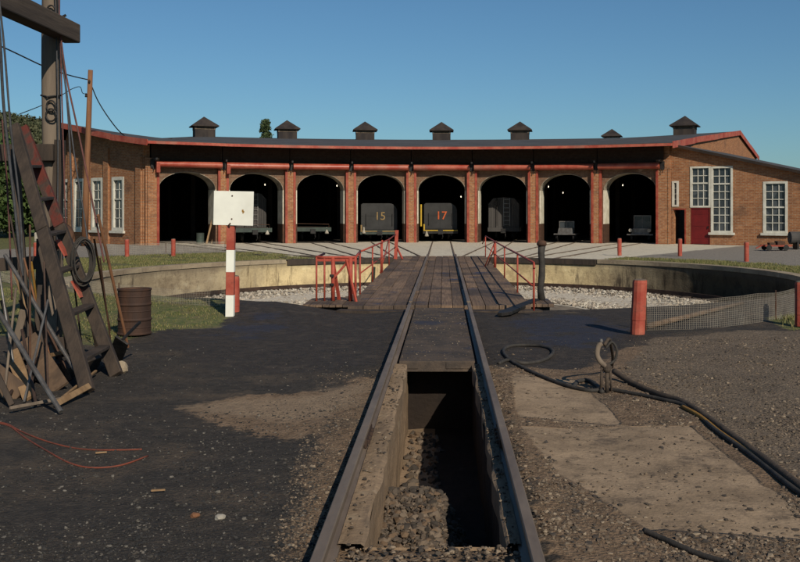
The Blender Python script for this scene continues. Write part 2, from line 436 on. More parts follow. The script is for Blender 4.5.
def prism(bm, poly, y0, y1, mi=0, mx=None):
    mx = mx or Matrix()
    a = [bm.verts.new(mx @ Vector((x, y0, z))) for x, z in poly]
    b = [bm.verts.new(mx @ Vector((x, y1, z))) for x, z in poly]
    bm.faces.new(a).material_index = mi; bm.faces.new(b[::-1]).material_index = mi
    n = len(poly)
    for i in range(n): bm.faces.new((a[i], b[i], b[(i + 1) % n], a[(i + 1) % n])).material_index = mi
def smooth_path(pts, k=5):
    pts = [Vector(p) for p in pts]; out = []
    for i in range(len(pts) - 1):
        p0 = pts[max(i - 1, 0)]; p1 = pts[i]; p2 = pts[i + 1]; p3 = pts[min(i + 2, len(pts) - 1)]
        for j in range(k):
            t = j / k
            out.append(.5 * ((2 * p1) + (p2 - p0) * t + (2 * p0 - 5 * p1 + 4 * p2 - p3) * t * t + (3 * p1 - p0 - 3 * p2 + p3) * t ** 3))
    return out + [pts[-1]]
def raw(name, verts, faces, mat, parent=None, smooth=False):
    me = bpy.data.meshes.new(name); me.from_pydata(verts, [], faces); me.materials.append(mat)
    if smooth: me.polygons.foreach_set('use_smooth', [True] * len(me.polygons))
    me.update()
    return link(bpy.data.objects.new(name, me), parent)
# icosahedron stones
_t = (1 + 5 ** .5) / 2
ICO_V = np.array([(-1, _t, 0), (1, _t, 0), (-1, -_t, 0), (1, -_t, 0), (0, -1, _t), (0, 1, _t), (0, -1, -_t), (0, 1, -_t), (_t, 0, -1), (_t, 0, 1), (-_t, 0, -1), (-_t, 0, 1)]) / 1.9
ICO_F = np.array([(0, 11, 5), (0, 5, 1), (0, 1, 7), (0, 7, 10), (0, 10, 11), (1, 5, 9), (5, 11, 4), (11, 10, 2), (10, 7, 6), (7, 1, 8), (3, 9, 4), (3, 4, 2), (3, 2, 6), (3, 6, 8), (3, 8, 9), (4, 9, 5), (2, 4, 11), (6, 2, 10), (8, 6, 7), (9, 8, 1)])
def stones(name, pos, rad, mat, flat=.65):
    pos = np.asarray(pos, float); rad = np.asarray(rad, float); n = len(pos)
    v = ICO_V[None] * (1 + rng.uniform(-.38, .38, (n, 12, 1))) * rng.uniform(.6, 1.35, (n, 1, 3))
    ang = rng.uniform(0, 6.28, n); c, s = np.cos(ang)[:, None], np.sin(ang)[:, None]
    x = v[..., 0] * c - v[..., 1] * s; y = v[..., 0] * s + v[..., 1] * c
    w = np.stack([x, y, v[..., 2] * flat], -1) * rad[:, None, None] + pos[:, None]
    f = (ICO_F[None] + (np.arange(n) * 12)[:, None, None]).reshape(-1, 3)
    return raw(name, w.reshape(-1, 3).tolist(), f.tolist(), mat)
def leaves(pos, size, up=.4):
    n = len(pos); pos = np.asarray(pos, float); size = np.broadcast_to(size, (n,))
    a = rng.normal(size=(n, 3)); a /= np.linalg.norm(a, axis=1)[:, None]
    b = rng.normal(size=(n, 3)); b -= a * (a * b).sum(1)[:, None]; b /= np.linalg.norm(b, axis=1)[:, None]
    a = a * size[:, None]; b = b * size[:, None] * .6
    v = np.stack([pos - a, pos + b, pos + a, pos - b], 1).reshape(-1, 3)
    f = np.arange(n * 4).reshape(-1, 4)
    return v.tolist(), f.tolist()

# ------------------------------------------------------------------ layout numbers
TC = Vector((-0.09, 31.5, 0))        # turntable centre
RP = 11.4                            # turntable pit radius
RB = 32.5                            # radius of the roundhouse front
PIERPX = [152.5, 223.5, 290.5, 351.0, 411.3, 472.0, 533.0, 596.3, 662.5]
def solve_theta(px, r=RB):
    lo, hi = -1.2, 1.2
    for _ in range(60):
        t = (lo + hi) / 2
        q = PX0 + FPX * (TC.x + r * math.sin(t)) / (TC.y + r * math.cos(t))
        lo, hi = (t, hi) if q < px else (lo, t)
    return lo
TH = [solve_theta(p) for p in PIERPX]
def pol(r, t, z=0.0): return Vector((TC.x + r * math.sin(t), TC.y + r * math.cos(t), z))
def frame(r, t, z=0.0):              # local x to the right seen from the centre, y outward
    return Matrix.Translation(pol(r, t, z)) @ Matrix.Rotation(-t, 4, 'Z')
TS = [(TH[i] + TH[i + 1]) / 2 for i in range(8)]
PITX0, PITX1, PITY0, PITY1 = -0.50, 0.40, 5.98, 13.6

# ------------------------------------------------------------------ ground
def sdf_poly(X, Y, poly):
    d = np.full(X.shape, 1e9); inside = np.zeros(X.shape, bool); n = len(poly)
    for i in range(n):
        ax, ay = poly[i]; bx, by = poly[(i + 1) % n]
        ex, ey = bx - ax, by - ay
        t = np.clip(((X - ax) * ex + (Y - ay) * ey) / (ex * ex + ey * ey + 1e-12), 0, 1)
        d = np.minimum(d, np.hypot(X - ax - t * ex, Y - ay - t * ey))
        c = ((ay > Y) != (by > Y)) & (X < (bx - ax) * (Y - ay) / (by - ay + 1e-12) + ax)
        inside ^= c
    return np.where(inside, d, -d)
def gpoly(pts): return [tuple(G(*p)[:2]) for p in pts]
def soft(sd, w): return np.clip(.5 + sd / (2 * w), 0, 1)

def gz(x, y):
    if y > 60 or y < -5 or abs(x) > 30: return 0.0
    h = .030 * noise.noise((x * .9, y * .9, 3.1)) + .010 * noise.noise((x * 3.3, y * 3.3, 1.7)) - .012
    if x > 3.2 and y < 17: h += .10 * min(1, (x - 3.2) / 2) * max(0, 1 - abs(y - 12) / 6) * (1 + .6 * noise.noise((x * 1.5, y * 1.5, 9)))
    rr0 = math.hypot(x - TC.x, y - TC.y)
    if x < -2.3 and y < 30: h += .17 * max(0, min(1, (-x - 2.3) / 1.2)) * max(0, min(1, (RP + 3.2 - rr0) / 2.2)) * max(0, min(1, (26 - y) / 4))
    if abs(x + .09) > .7 and abs(x + .09) < 1.4 and y < 20: h += .03 * (1.4 - abs(x + .09)) / .7
    return h

def build_ground():
    pts, edges = [], []
    def ring(p):
        b = len(pts); pts.extend(p); n = len(p)
        edges.extend([(b + i, b + (i + 1) % n) for i in range(n)])
    ring([(-3000, -400), (3000, -400), (3000, 3500), (-3000, 3500)])
    ring([(TC.x + RP * math.sin(t), TC.y + RP * math.cos(t)) for t in (2 * math.pi * i / 160 for i in range(160))])
    ring([(PITX0, PITY0), (PITX1, PITY0), (PITX1, PITY1), (PITX0, PITY1)])
    for i in range(1, 45):
        y = PITY0 + (PITY1 - PITY0) * i / 45
        pts.extend([(PITX0 - .08, y), (PITX1 + .08, y)])
    def grid(x0, x1, y0, y1, s):
        for x in np.arange(x0, x1, s):
            for y in np.arange(y0, y1, s):
                px, py = x + random.uniform(-.3, .3) * s, y + random.uniform(-.3, .3) * s
                if math.hypot(px - TC.x, py - TC.y) < RP + .1: continue
                if PITX0 - .05 < px < PITX1 + .05 and PITY0 - .05 < py < PITY1 + .05: continue
                pts.append((px, py))
    grid(-5, 5, 4.8, 12, .11)
    grid(-9, 9, 12, 22, .2)
    grid(-9, -5, 5, 12, .3); grid(5, 9, 5, 12, .3)
    grid(-30, 30, 22, 60, .6)
    grid(-18, -9, 0, 22, .8); grid(9, 18, 0, 22, .8); grid(-9, 9, -4, 4.6, .6)
    grid(-120, 120, -60, 200, 9)
    out = delaunay_2d_cdt([Vector(p) for p in pts], edges, [], 0, 1e-5)
    V, F = out[0], out[2]
    faces = []
    for f in F:
        cx = sum(V[i][0] for i in f) / len(f); cy = sum(V[i][1] for i in f) / len(f)
        if math.hypot(cx - TC.x, cy - TC.y) < RP - .003 and all(math.hypot(V[i][0] - TC.x, V[i][1] - TC.y) < RP + .01 for i in f): continue
        if PITX0 < cx < PITX1 and PITY0 < cy < PITY1: continue
        faces.append(f)
    co = []
    for v in V:
        x, y = v[0], v[1]; z = gz(x, y)
        if abs(math.hypot(x - TC.x, y - TC.y) - RP) < .03 and z < .04: z = -.005
        co.append((x, y, z))
    o = raw('ground', co, faces, M['ground'], smooth=True)
    X = np.array([c[0] for c in co]); Y = np.array([c[1] for c in co])
    rr = np.hypot(X - TC.x, Y - TC.y); th = np.arctan2(X - TC.x, Y - TC.y)
    S = lambda pts, w: soft(sdf_poly(X, Y, gpoly(pts)), w)
    dirt = np.maximum.reduce([
        S([(185, 408), (240, 392), (330, 388), (385, 380), (372, 402), (330, 430), (290, 440), (215, 425)], .35),
        S([(345, 380), (392, 372), (330, 562), (285, 562), (300, 480)], .3),
        S([(488, 372), (700, 335), (900, 330), (1000, 590), (560, 620), (530, 500)], .3),
        S([(385, 366), (492, 366), (560, 640), (290, 640)], .08)])
    dirt *= 0.92
    slab = np.maximum(S([(511, 374), (578, 379), (626, 424), (517, 416)], .06), S([(520, 428), (690, 424), (840, 540), (648, 527), (556, 474)], .07))
    gravel = S([(620, 372), (650, 338), (900, 322), (960, 500), (830, 492), (700, 420)], .4) * .95
    oil = np.maximum(S([(150, 318), (215, 310), (400, 300), (396, 362), (330, 372), (240, 372), (150, 345)], .5),
                     S([(478, 300), (640, 308), (640, 335), (610, 352), (590, 368), (490, 366)], .4))
    oil = np.maximum(oil, S([(385, 366), (396, 300), (486, 300), (497, 366)], .1))
    blue = np.maximum.reduce([S([(190, 325), (260, 315), (310, 318), (300, 336), (215, 345)], .6) * .8, S([(500, 316), (600, 312), (635, 332), (590, 352), (515, 340)], .5),
                              S([(395, 312), (480, 312), (485, 332), (393, 332)], .3) * .6, S([(150, 540), (200, 520), (240, 540), (190, 562)], .3) * .4])
    grass = S([(-60, 285), (60, 288), (140, 294), (222, 306), (233, 318), (215, 328), (160, 330), (100, 345), (40, 340), (-60, 330)], .5)
    far = (rr > RP + .45) & (Y > 24)
    edge_l = np.interp(rr, [0, 60], [-.34, -.34])
    grass = np.maximum(grass, np.where(far & (rr < 21) & (th < -.50), soft(np.minimum(rr - RP - .45, 20.0 - rr), .5), 0))
    grass = np.maximum(grass, np.where(far & (rr < 16) & (th > .62), soft(np.minimum(rr - RP - .45, 14.3 + 0.9*(th-.62) - rr), .4), 0))
    grass = np.maximum(grass, S([(765, 318), (830, 305), (900, 318), (790, 330)], .3))
    grass = np.maximum(grass, np.where((X < -24) & (Y > 30), 1.0, 0))
    outer = (np.abs(X) > 60) | (Y > 115) | (Y < -20)
    grass = np.where(outer, 1, grass)
    apron = np.where((rr > RP) & (rr < RB + 1.5) & (np.abs(th) < .62), soft(.62 - np.abs(th), .08), 0)
    apron = np.where((th < -.47) & (rr < 21), apron * soft(th + .50, .06), apron)
    apron[grass > .6] *= .3
    asph = np.where((th > .56) & (th < 1.9) & (rr > 14.2) & (rr < 36), soft(th - .6, .08), 0)
    asph = np.where(Y < 24, 0, asph)
    asph = np.maximum(asph, np.where((th < -.5) & (th > -1.3) & (rr > 20.4) & (rr < 40), .9, 0))
    asph[grass > .6] *= .2
    rust = np.maximum.reduce([S([(185, 405), (235, 395), (300, 392), (330, 384), (385, 376), (378, 396), (330, 420), (285, 424), (215, 418)], .45), S([(505, 362), (560, 372), (600, 382), (640, 420), (690, 422), (700, 440), (520, 425)], .3) * .6, S([(345, 430), (372, 400), (368, 470), (330, 562), (310, 562)], .15) * .6]) * .9
    for nm, (a, b, c) in {'zone_a': (dirt, slab, oil), 'zone_b': (grass, apron, blue), 'zone_c': (gravel, asph, rust)}.items():
        at = o.data.attributes.new(nm, 'FLOAT_COLOR', 'POINT')
        at.data.foreach_set('color', np.stack([a, b, c, np.ones_like(a)], 1).astype(np.float32).ravel())
    return struct(o), (X, Y, grass)
ground, GINFO = build_ground()

# turntable pit floor and wall
bm = B()
ring_in = [bm.verts.new(pol(RP + .02, 2 * math.pi * i / 96, -1.32 + .02 * math.sin(i * 1.7))) for i in range(96)]
bm.faces.new(ring_in)
nf = NT('pit_floor_dirt')
fl = nf.out(nf.mix(nf.step(nf.noise(3, 5), .35, .65), (.20, .165, .125), (.12, .095, .072)), .95)
struct(obj('ground_in_pit', bm, fl))

wall = thing('pit_wall', 'curved stained concrete wall lining the round turntable pit', 'wall', TC)
def ring_sector(bm, r0, r1, z0, z1, t0, t1, n, mi=0, jit=0.0):
    for i in range(n):
        a, b = t0 + (t1 - t0) * i / n, t0 + (t1 - t0) * (i + 1) / n
        q = []
        for z in (z0, z1):
            q += [Vector((r0 * math.sin(a), r0 * math.cos(a), z)), Vector((r0 * math.sin(b), r0 * math.cos(b), z)), Vector((r1 * math.sin(b), r1 * math.cos(b), z)), Vector((r1 * math.sin(a), r1 * math.cos(a), z))]
        hexa(bm, q, mi)
bm = B()
N_ = 180
rows = [-1.5, -1.15, -.85, -.6, -.35, -.13, -.025]
vr = [[bm.verts.new(((RP + .012 * noise.noise((i * .3, z * 3, 1)) + .02 * (z < -.5)) * math.sin(2 * math.pi * i / N_), (RP + .012 * noise.noise((i * .3, z * 3, 1)) + .02 * (z < -.5)) * math.cos(2 * math.pi * i / N_), z)) for i in range(N_)] for z in rows]
outr = [[bm.verts.new(((RP + .4) * math.sin(2 * math.pi * i / N_), (RP + .4) * math.cos(2 * math.pi * i / N_), z)) for i in range(N_)] for z in (rows[0], rows[-1])]
for a, b in zip(vr, vr[1:]):
    for i in range(N_): bm.faces.new((a[i], b[i], b[(i + 1) % N_], a[(i + 1) % N_]))
for i in range(N_):
    j = (i + 1) % N_
    bm.faces.new((vr[-1][i], outr[1][i], outr[1][j], vr[-1][j])); bm.faces.new((outr[0][i], outr[1][i], outr[1][j], outr[0][j]))
w_o = obj('concrete_lining', bm, M['pit_concrete'], wall)
# cylindrical unwrap so streaks run down the wall
uvl = w_o.data.uv_layers[0].data
for p in w_o.data.polygons:
    for li in p.loop_indices:
        c = w_o.data.vertices[w_o.data.loops[li].vertex_index].co
        an = math.atan2(c.x, c.y)
        if p.center.x * 0 + abs(math.atan2(p.center.x, p.center.y)) > 3.05 and an < 0: an += 2 * math.pi
        uvl[li].uv = (an * RP, c.z)
bm = B(); ring_sector(bm, RP - .04, RP + .42, -.13, .035, -1.95, -.62, 60); ring_sector(bm, RP - .04, RP + .42, -.13, .035, .62, 2.0, 60)
obj('stone_coping', bm, M['coping'], wall)
bm = B(); ring_sector(bm, RP - .07, RP + .30, -.20, .03, -.615, -.18, 22); ring_sector(bm, RP - .07, RP + .30, -.20, .03, .18, .615, 22); ring_sector(bm, RP - .03, RP + .3, -.2, .02, -.175, .175, 12)
obj('timber_coping', bm, M['wood_dark'], wall)
bm = B(); ring_sector(bm, RP - .03, RP + .3, -.2, .03, math.pi - .185, math.pi + .185, 14)
obj('near_timber_coping', bm, M['wood_dark'], wall)

ringt = thing('circular_track', 'curved ring rail on dark ties at the foot of the pit wall', 'rail track', (TC.x, TC.y, -1.29))
bm = B()
for k in range(120):
    t = 2 * math.pi * k / 120
    m4 = Matrix.Rotation(-t, 4, 'Z') @ Matrix.Translation((0, 10.55, 0))
    box(bm, -.11, .11, -.45, .45, .0, .15 + .02 * (k % 3 == 0), mx=m4)
t_ = obj('ties', bm, M['wood_dark'], ringt, bevel=.01)
bm = B(); ring_sector(bm, 10.52, 10.59, .15, .30, 0, 2 * math.pi, 150)
obj('rail', bm, M['rail_rust'], ringt)

pos = []; rad = []
for _ in range(13000):
    r = math.sqrt(random.uniform(5.5 ** 2, 11.2 ** 2)); t = random.uniform(-1.75, 1.75)
    if abs(r - 10.55) < .5 and random.random() < .75: continue
    x = r * math.sin(t)
    if abs(x) < 1.5: continue
    hump = .22 * math.exp(-((r - 8.9) / 1.1) ** 2) + .05
    pos.append(pol(r, t, -1.31 + hump * random.uniform(.6, 1.1))); rad.append(random.uniform(.025, .075))
struct(stones('ballast', pos, rad, M['ballast'], .8), 'stuff')
# ballast bed below the loose stones
bm = B(); rr_ = [5.3, 6.5, 7.6, 8.9, 10.0]; zz_ = [-1.31, -1.27, -1.17, -1.09, -1.26]
vv = [[bm.verts.new(pol(r, -1.8 + 3.6 * i / 60, z)) for i in range(61)] for r, z in zip(rr_, zz_)]
for a, b in zip(vv, vv[1:]):
    for i in range(60): bm.faces.new((a[i], a[i + 1], b[i + 1], b[i]))
nb = NT('ballast_bed'); struct(obj('ballast_bed', bm, nb.out(nb.mix(nb.voro(14), (.30, .26, .21), (.55, .49, .40)), .95)), 'stuff')

# ------------------------------------------------------------------ inspection pit
bm = B()
D_ = -.98
def pgrid(a, b, c, d, nu, nv, amp, f, mi=0):
    a, b, c, d = map(Vector, (a, b, c, d)); g = []
    for i in range(nu + 1):
        row = []
        for j in range(nv + 1):
            u, v = i / nu, j / nv
            p = (a * (1 - u) + b * u) * (1 - v) + (d * (1 - u) + c * u) * v
            k = amp * noise.noise(p * 2.3) + amp * .5 * noise.noise(p * 7)
            row.append(bm.verts.new(p + Vector(f) * k))
        g.append(row)
    for i in range(nu):
        for j in range(nv): bm.faces.new((g[i][j], g[i + 1][j], g[i + 1][j + 1], g[i][j + 1])).material_index = mi
e = .02
pgrid((PITX0, PITY0 - e, D_), (PITX0, PITY1 + e, D_), (PITX0, PITY1 + e, .012), (PITX0, PITY0 - e, .012), 60, 9, .022, (1, 0, 0))
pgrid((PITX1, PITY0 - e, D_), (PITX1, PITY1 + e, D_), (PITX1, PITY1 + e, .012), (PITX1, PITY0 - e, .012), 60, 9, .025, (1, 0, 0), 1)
pgrid((PITX0 - e, PITY0, D_), (PITX1 + e, PITY0, D_), (PITX1 + e, PITY0, .005), (PITX0 - e, PITY0, .005), 12, 9, .03, (0, 1, 0))
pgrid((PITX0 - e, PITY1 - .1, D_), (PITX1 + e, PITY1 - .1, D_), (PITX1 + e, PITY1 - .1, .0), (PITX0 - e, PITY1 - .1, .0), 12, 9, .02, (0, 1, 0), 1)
pgrid((PITX0 - .03, PITY0 - .03, D_ + .01), (-.12, PITY0 - .03, D_ + .01), (-.12, PITY1, D_ + .01), (PITX0 - .03, PITY1, D_ + .01), 8, 40, .02, (0, 0, 1))
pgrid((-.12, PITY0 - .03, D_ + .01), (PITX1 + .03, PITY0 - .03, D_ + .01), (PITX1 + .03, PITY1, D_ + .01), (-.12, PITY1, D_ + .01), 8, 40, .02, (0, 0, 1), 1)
struct(obj('inspection_pit', bm, [M['pit_wall'], M['pit_shade_soot']]))
# rough concrete sills along both sides of the pit
for nm, xa, xb, lab in (('pit_kerb', -.655, PITX0 + .015, 'broken tan concrete kerb along the left side of the inspection pit'), ('pit_kerb', PITX1 - .012, .478, 'narrow crumbling concrete kerb along the right side of the inspection pit')):
    bm = B(); nu, nv = 90, 6; g = []
    for i in range(nu + 1):
        y = PITY0 - .05 + (12.9 - PITY0 + .05) * i / nu; row = []
        for j in range(nv + 1):
            x = xa + (xb - xa) * j / nv
            inner = j == (nv if xa < 0 else 0)
            z = .045 + .012 * noise.noise((x * 6, y * 2, 4)) + .007 * noise.noise((x * 20, y * 14, 5)) - .03 * max(0, noise.noise((x * 3, y * 1.1, 8)) - .25)
            if inner: x += (.03 if xa < 0 else .02) * noise.noise((0, y * 2.2, 7 + xa)); z -= .015
            row.append(bm.verts.new((x, y, z)))
        g.append(row)
    for i in range(nu):
        for j in range(nv): bm.faces.new((g[i][j], g[i + 1][j], g[i + 1][j + 1], g[i][j + 1]))
    for j in (0, nv):
        lo = [bm.verts.new((r[j].co.x, r[j].co.y, -.16)) for r in g]
        for i in range(nu): bm.faces.new((g[i][j], g[i + 1][j], lo[i + 1], lo[i]))
    tag(obj(nm, bm, M['pit_wall'], smooth=False), lab, 'kerb', 'kerbs of the inspection pit')
pos = []; rad = []
def heap(x, y):
    h = -.40 - .10 * (x - PITX0) / .9 + .05 * noise.noise((x * 3, y * 2, 2))
    if x > -.02: h -= (x + .02) * 1.9
    if y > 8.7: h -= (y - 8.7) * .38
    if y > 10.2: h -= (y - 10.2) * .5
    return max(h, D_)
for _ in range(12000):
    x = random.uniform(PITX0 + .01, PITX1 - .01); y = random.uniform(PITY0 + .02, 10.6)
    h = heap(x, y)
    if h < D_ + .03: continue
    pos.append((x, y, h + random.uniform(-.05, .02))); rad.append(random.choice((.008, .010, .012, .015, .018, .022, .027, .036)) * random.uniform(.75, 1.25))
for _ in range(120):
    x = random.uniform(PITX0 + .05, -.05); y = random.uniform(10.2, 13.3); pos.append((x, y, D_ + .02)); rad.append(random.uniform(.02, .06))
struct(stones('rubble', pos, rad, M['rubble'], .8), 'stuff')
bm = B(); nu, nv = 14, 40
g = [[bm.verts.new((PITX0 - .02 + (.94) * i / nu, PITY0 - .02 + 4.9 * j / nv, heap(PITX0 + .9 * i / nu, PITY0 + 4.9 * j / nv) - .04)) for j in range(nv + 1)] for i in range(nu + 1)]
for i in range(nu):
    for j in range(nv): bm.faces.new((g[i][j], g[i + 1][j], g[i + 1][j + 1], g[i][j + 1]))
nr = NT('rubble_dust'); struct(obj('rubble_bed', bm, nr.out(nr.mix(nr.noise(20), (.10, .075, .055), (.2, .15, .105)), .95)), 'stuff')

# cover plates between the rails
for y0, y1, lab, th_ in ((12.90, 15.56, 'oily steel cover plate beside the far end of the inspection pit', .085), (15.66, 20.12, 'long dark cover plate between the rails before the turntable', .072)):
    bm = B(); box(bm, -.60, .42, y0, y1, -.06, th_)
    if y0 < 13: box(bm, -.60, -.09 - .25, y0 - .012, y0 + .002, -.02, th_ - .01); box(bm, -.09 + .12, .42, y0 - .012, y0 + .002, -.02, th_ - .01)
    tag(obj('cover_plate', bm, M['plate'], bevel=.008), lab, 'steel plate', 'cover plates between the rails')

bm = B(); box(bm, -.58, .40, 15.55, 15.67, .0, .035); tag(obj('gap_shade_strip', bm, M['black']), 'narrow black strip put in as the shade of the gap between the two cover plates', 'timber')  # black strip stands in for the shade inside the plate gap
# ------------------------------------------------------------------ rails
def rail_bm(bm, p0, p1, h=.16, z0=0.0, mi=0):
    p0, p1 = Vector(p0), Vector(p1); d = (p1 - p0).normalized(); s = Vector((d.y, -d.x, 0))
    prof = [(-.065, 0), (.065, 0), (.065, .018), (.012, .035), (.012, .115), (.037, .125), (.037, .152), (.030, .16), (-.030, .16), (-.037, .152), (-.037, .125), (-.012, .115), (-.012, .035), (-.065, .018)]
    a = [bm.verts.new(p0 + s * x + Vector((0, 0, z0 + z * h / .16))) for x, z in prof]
    b = [bm.verts.new(p1 + s * x + Vector((0, 0, z0 + z * h / .16))) for x, z in prof]
    n = len(prof); bm.faces.new(a); bm.faces.new(b[::-1])
    for i in range(n): bm.faces.new((a[i], b[i], b[(i + 1) % n], a[(i + 1) % n]))
HG = .615
tr = thing('railway_track', 'worn pair of rails straddling the inspection pit in the foreground', 'rail track', (TC.x, 0, 0), 0, 'tracks running to the turntable')
for sx in (-1, 1):
    bm = B(); rail_bm(bm, (sx * HG, -6, 0), (sx * HG, 8.6, 0), .165, .01); rail_bm(bm, (sx * HG, 8.606, 0), (sx * HG, 20.1, 0), .165, .01)
    r = obj('rail', bm, M['rail'], tr)
    bm = B()
    for s2 in (-1, 1):
        box(bm, sx * HG + s2 * .03 - .012, sx * HG + s2 * .03 + .012, 8.3, 8.9, .05, .125)
        for q in (8.38, 8.52, 8.68, 8.82): box(bm, sx * HG + s2 * .05 - .014, sx * HG + s2 * .05 + .014, q - .018, q + .018, .07, .105)
    obj('joint_bar', bm, M['rail_rust'], r)
names_st = ['far left empty', 'boxcar', 'flatcar', 'tender 15', 'tender 17', 'grey boxcar beside tender 17', 'motor car', 'far right']
for k in range(8):
    t = thing('railway_track', 'thin rails crossing the pale apron into the %s stall' % ['leftmost', 'second from left', 'third from left', 'number 15', 'number 17', 'grey boxcar', 'second from right', 'rightmost'][k], 'rail track', TC, -TS[k], 'tracks running to the turntable')
    for sx in (-1, 1):
        bm = B(); rail_bm(bm, (sx * HG, RP + .25, 0), (sx * HG, RB + 26, 0), .13, -.10)
        obj('rail', bm, M['rail'], t)

# ------------------------------------------------------------------ turntable
tt = thing('turntable', 'timber decked railway turntable with red pipe railings spanning the round pit', 'turntable', TC)
DZ = .10
HL = 11.15
bm = B()
xs = [-1.95, -1.62, -1.28, -.97, -.70, -.52, -.24, .03, .28, .52, .70, .98, 1.27, 1.60, 1.95]
for i in range(len(xs) - 1):
    y = -HL
    while y < HL - .05:
        ln = random.uniform(3.2, 5.6); y2 = min(y + ln, HL)
        if HL - y2 < 1: y2 = HL
        dz = random.uniform(-.010, .006); dx = random.uniform(-.004, .004)
        box(bm, xs[i] + .006 + dx, xs[i + 1] - .006 + dx, y + .005, y2 - .005, DZ - .09, DZ + dz)
        y = y2
for i in range(7): box(bm, -2.95 + .144 * i + .006, -2.95 + .144 * (i + 1) - .006, -10.9 + .02 * (i % 2) + .05 * abs(i - 6) * 0, -8.7 - .1 * (6 - i), DZ - .07, DZ - .015 + random.uniform(-.01, .008))
for i in range(4): box(bm, 1.96 + .13 * i + .004, 1.96 + .13 * (i + 1) - .004, -10.75, -9.5, DZ - .08, DZ - .01 + random.uniform(-.01, .008))
obj('deck', bm, M['deck'], tt, bevel=.006)
bm = B(); box(bm, -1.93, 1.93, -HL + .1, HL - .1, DZ - .24, DZ - .10)
box(bm, -2.9, 2.4, -10.6, -10.4, DZ - .2, DZ - .09); box(bm, -2.9, 2.4, -9.2, -9.0, DZ - .2, DZ - .09)
obj('cross_timbers', bm, M['wood_dark'], tt)
for sx in (-1, 1):
    bm = B(); rail_bm(bm, (sx * HG, -HL, 0), (sx * HG, HL, 0), .11, DZ - .02); obj('rail', bm, M['rail'], tt)
    bm = B()
    prism(bm, [(-HL + .2, -.45), (-3, -.95), (3, -.95), (HL - .2, -.45), (HL - .2, -.14), (-HL + .2, -.14)], sx * .62 - .02, sx * .62 + .02, mx=Matrix.Rotation(R_(90), 4, 'Z'))
    for q in (-.45, ): beam(bm, (sx * .62, -HL + .3, -.17), (sx * .62, HL - .3, -.17), .28, .03)
    obj('girder', bm, M['black'], tt)
bm = B(); lathe(bm, [(.7, -1.47), (.7, -1.1), (.35, -1.05), (.35, -.6)], 20); obj('pivot', bm, M['black'], tt)

def railing(path, posts, r=.024, name='railing'):
    # path: top rail points (local), posts: (base, top, radius)
    bm = B(); tube(bm, path, r, 8); o = obj(name, bm, M['red_rail'], tt, smooth=True)
    for b_, t_, rr in posts:
        bm = B(); tube(bm, [b_, t_], rr, 8); obj('post', bm, M['red_rail'], o, smooth=True)
    return o
def L(px, py, d): return P(px, py, d) - TC
def deckpt(px, x): # point on the deck edge at local x that appears at px
    d = (x + TC.x) * FPX / (px - PX0); return Vector((x, d - TC.y, DZ))
# right railing
xr = 1.90
rp = [deckpt(p, xr) for p in (485.5, 495, 504.5, 517.5, 533.8)]
tops = [p + Vector((0, 0, h)) for p, h in zip(rp, (.92, .92, .93, .95, .96))]
rl = railing([tops[0] + Vector((-.12, .25, -.35)), tops[0]] + tops[1:] + [tops[-1] + Vector((0, -.12, -.10))], [(b, t, .022 if i != 1 else .05) for i, (b, t) in enumerate(zip(rp, tops))])
bm = B(); tube(bm, [p + Vector((0, 0, .48)) for p in rp], .018, 6); obj('mid_rail', bm, M['red_rail'], rl, smooth=True)
bm = B(); tube(bm, [rp[1] + Vector((-.35, .2, .02)), tops[1]], .022, 6); tube(bm, [rp[1] + Vector((-.2, 1.4, 0)), rp[1] + Vector((0, 0, .7))], .022, 6); obj('brace', bm, M['red_rail'], rl, smooth=True)
# left railing
xl = -1.92
lp = [deckpt(p, xl) for p in (395.5, 389, 381, 372.5, 360)]
lt = [p + Vector((0, 0, h)) for p, h in zip(lp, (1.2, .95, .98, 1.0, 1.02))]
ll = railing([lt[0] + Vector((0, 0, -.18))] + lt[1:], [(b, t, .022) for b, t in zip(lp[1:], lt[1:])])
bm = B(); beam(bm, lp[0], lt[0] + Vector((.06, 0, 0)), .14, .10, (0, 1, 0)); beam(bm, lp[0] + Vector((.3, -.25, 0)), lp[0] + Vector((.05, 0, .5)), .06, .06); obj('end_post', bm, M['red_rail'], ll)
bm = B(); tube(bm, [p + Vector((0, 0, .5)) for p in lp], .018, 6); obj('mid_rail', bm, M['red_rail'], ll, smooth=True)
bm = B(); tube(bm, [lp[2] + Vector((-.05, .3, 0)), lt[1] + Vector((0, 0, .05))], .02, 6); tube(bm, [lp[2] + Vector((0, .55, 0)), lp[2] + Vector((0, .55, 1.05))], .03, 6); obj('brace', bm, M['red_rail'], ll, smooth=True)
# operator's guard frame on the near left wing
fx = [(316.5, -2.80, .022), (324.5, -2.62, .022), (333, -2.42, .045), (350.5, -2.02, .05), (355.5, -1.93, .028)]
def wing(px, y=21.55): return Vector(((px - PX0) * y / FPX - TC.x, y - TC.y, DZ - .02))
gp = [wing(f[0]) for f in fx]
gt = [p + Vector((0, 0, .98)) for p in gp]
gf = railing([gt[0] + Vector((0, 1.4, .02)), gt[0], gt[1], gt[2], gt[3], gt[4], lt[4]], [(b, t, f[2]) for b, t, f in zip(gp, gt, fx)], .03, 'guard_frame')
bm = B(); beam(bm, gt[0] + Vector((0, 0, -.06)), gt[4] + Vector((0, 0, -.06)), .035, .06); beam(bm, gp[2] + Vector((0, .02, .5)), gp[3] + Vector((0, .02, .95)), .05, .05)
beam(bm, gp[3] + Vector((.15, -.25, 0)), gt[3] + Vector((-.1, 0, -.05)), .045, .045); beam(bm, gp[2] + Vector((.1, .35, 0)), gt[2] + Vector((0, 0, -.1)), .06, .06)
obj('brace', bm, M['red_rail'], gf)
bm = B(); 
bm.free()
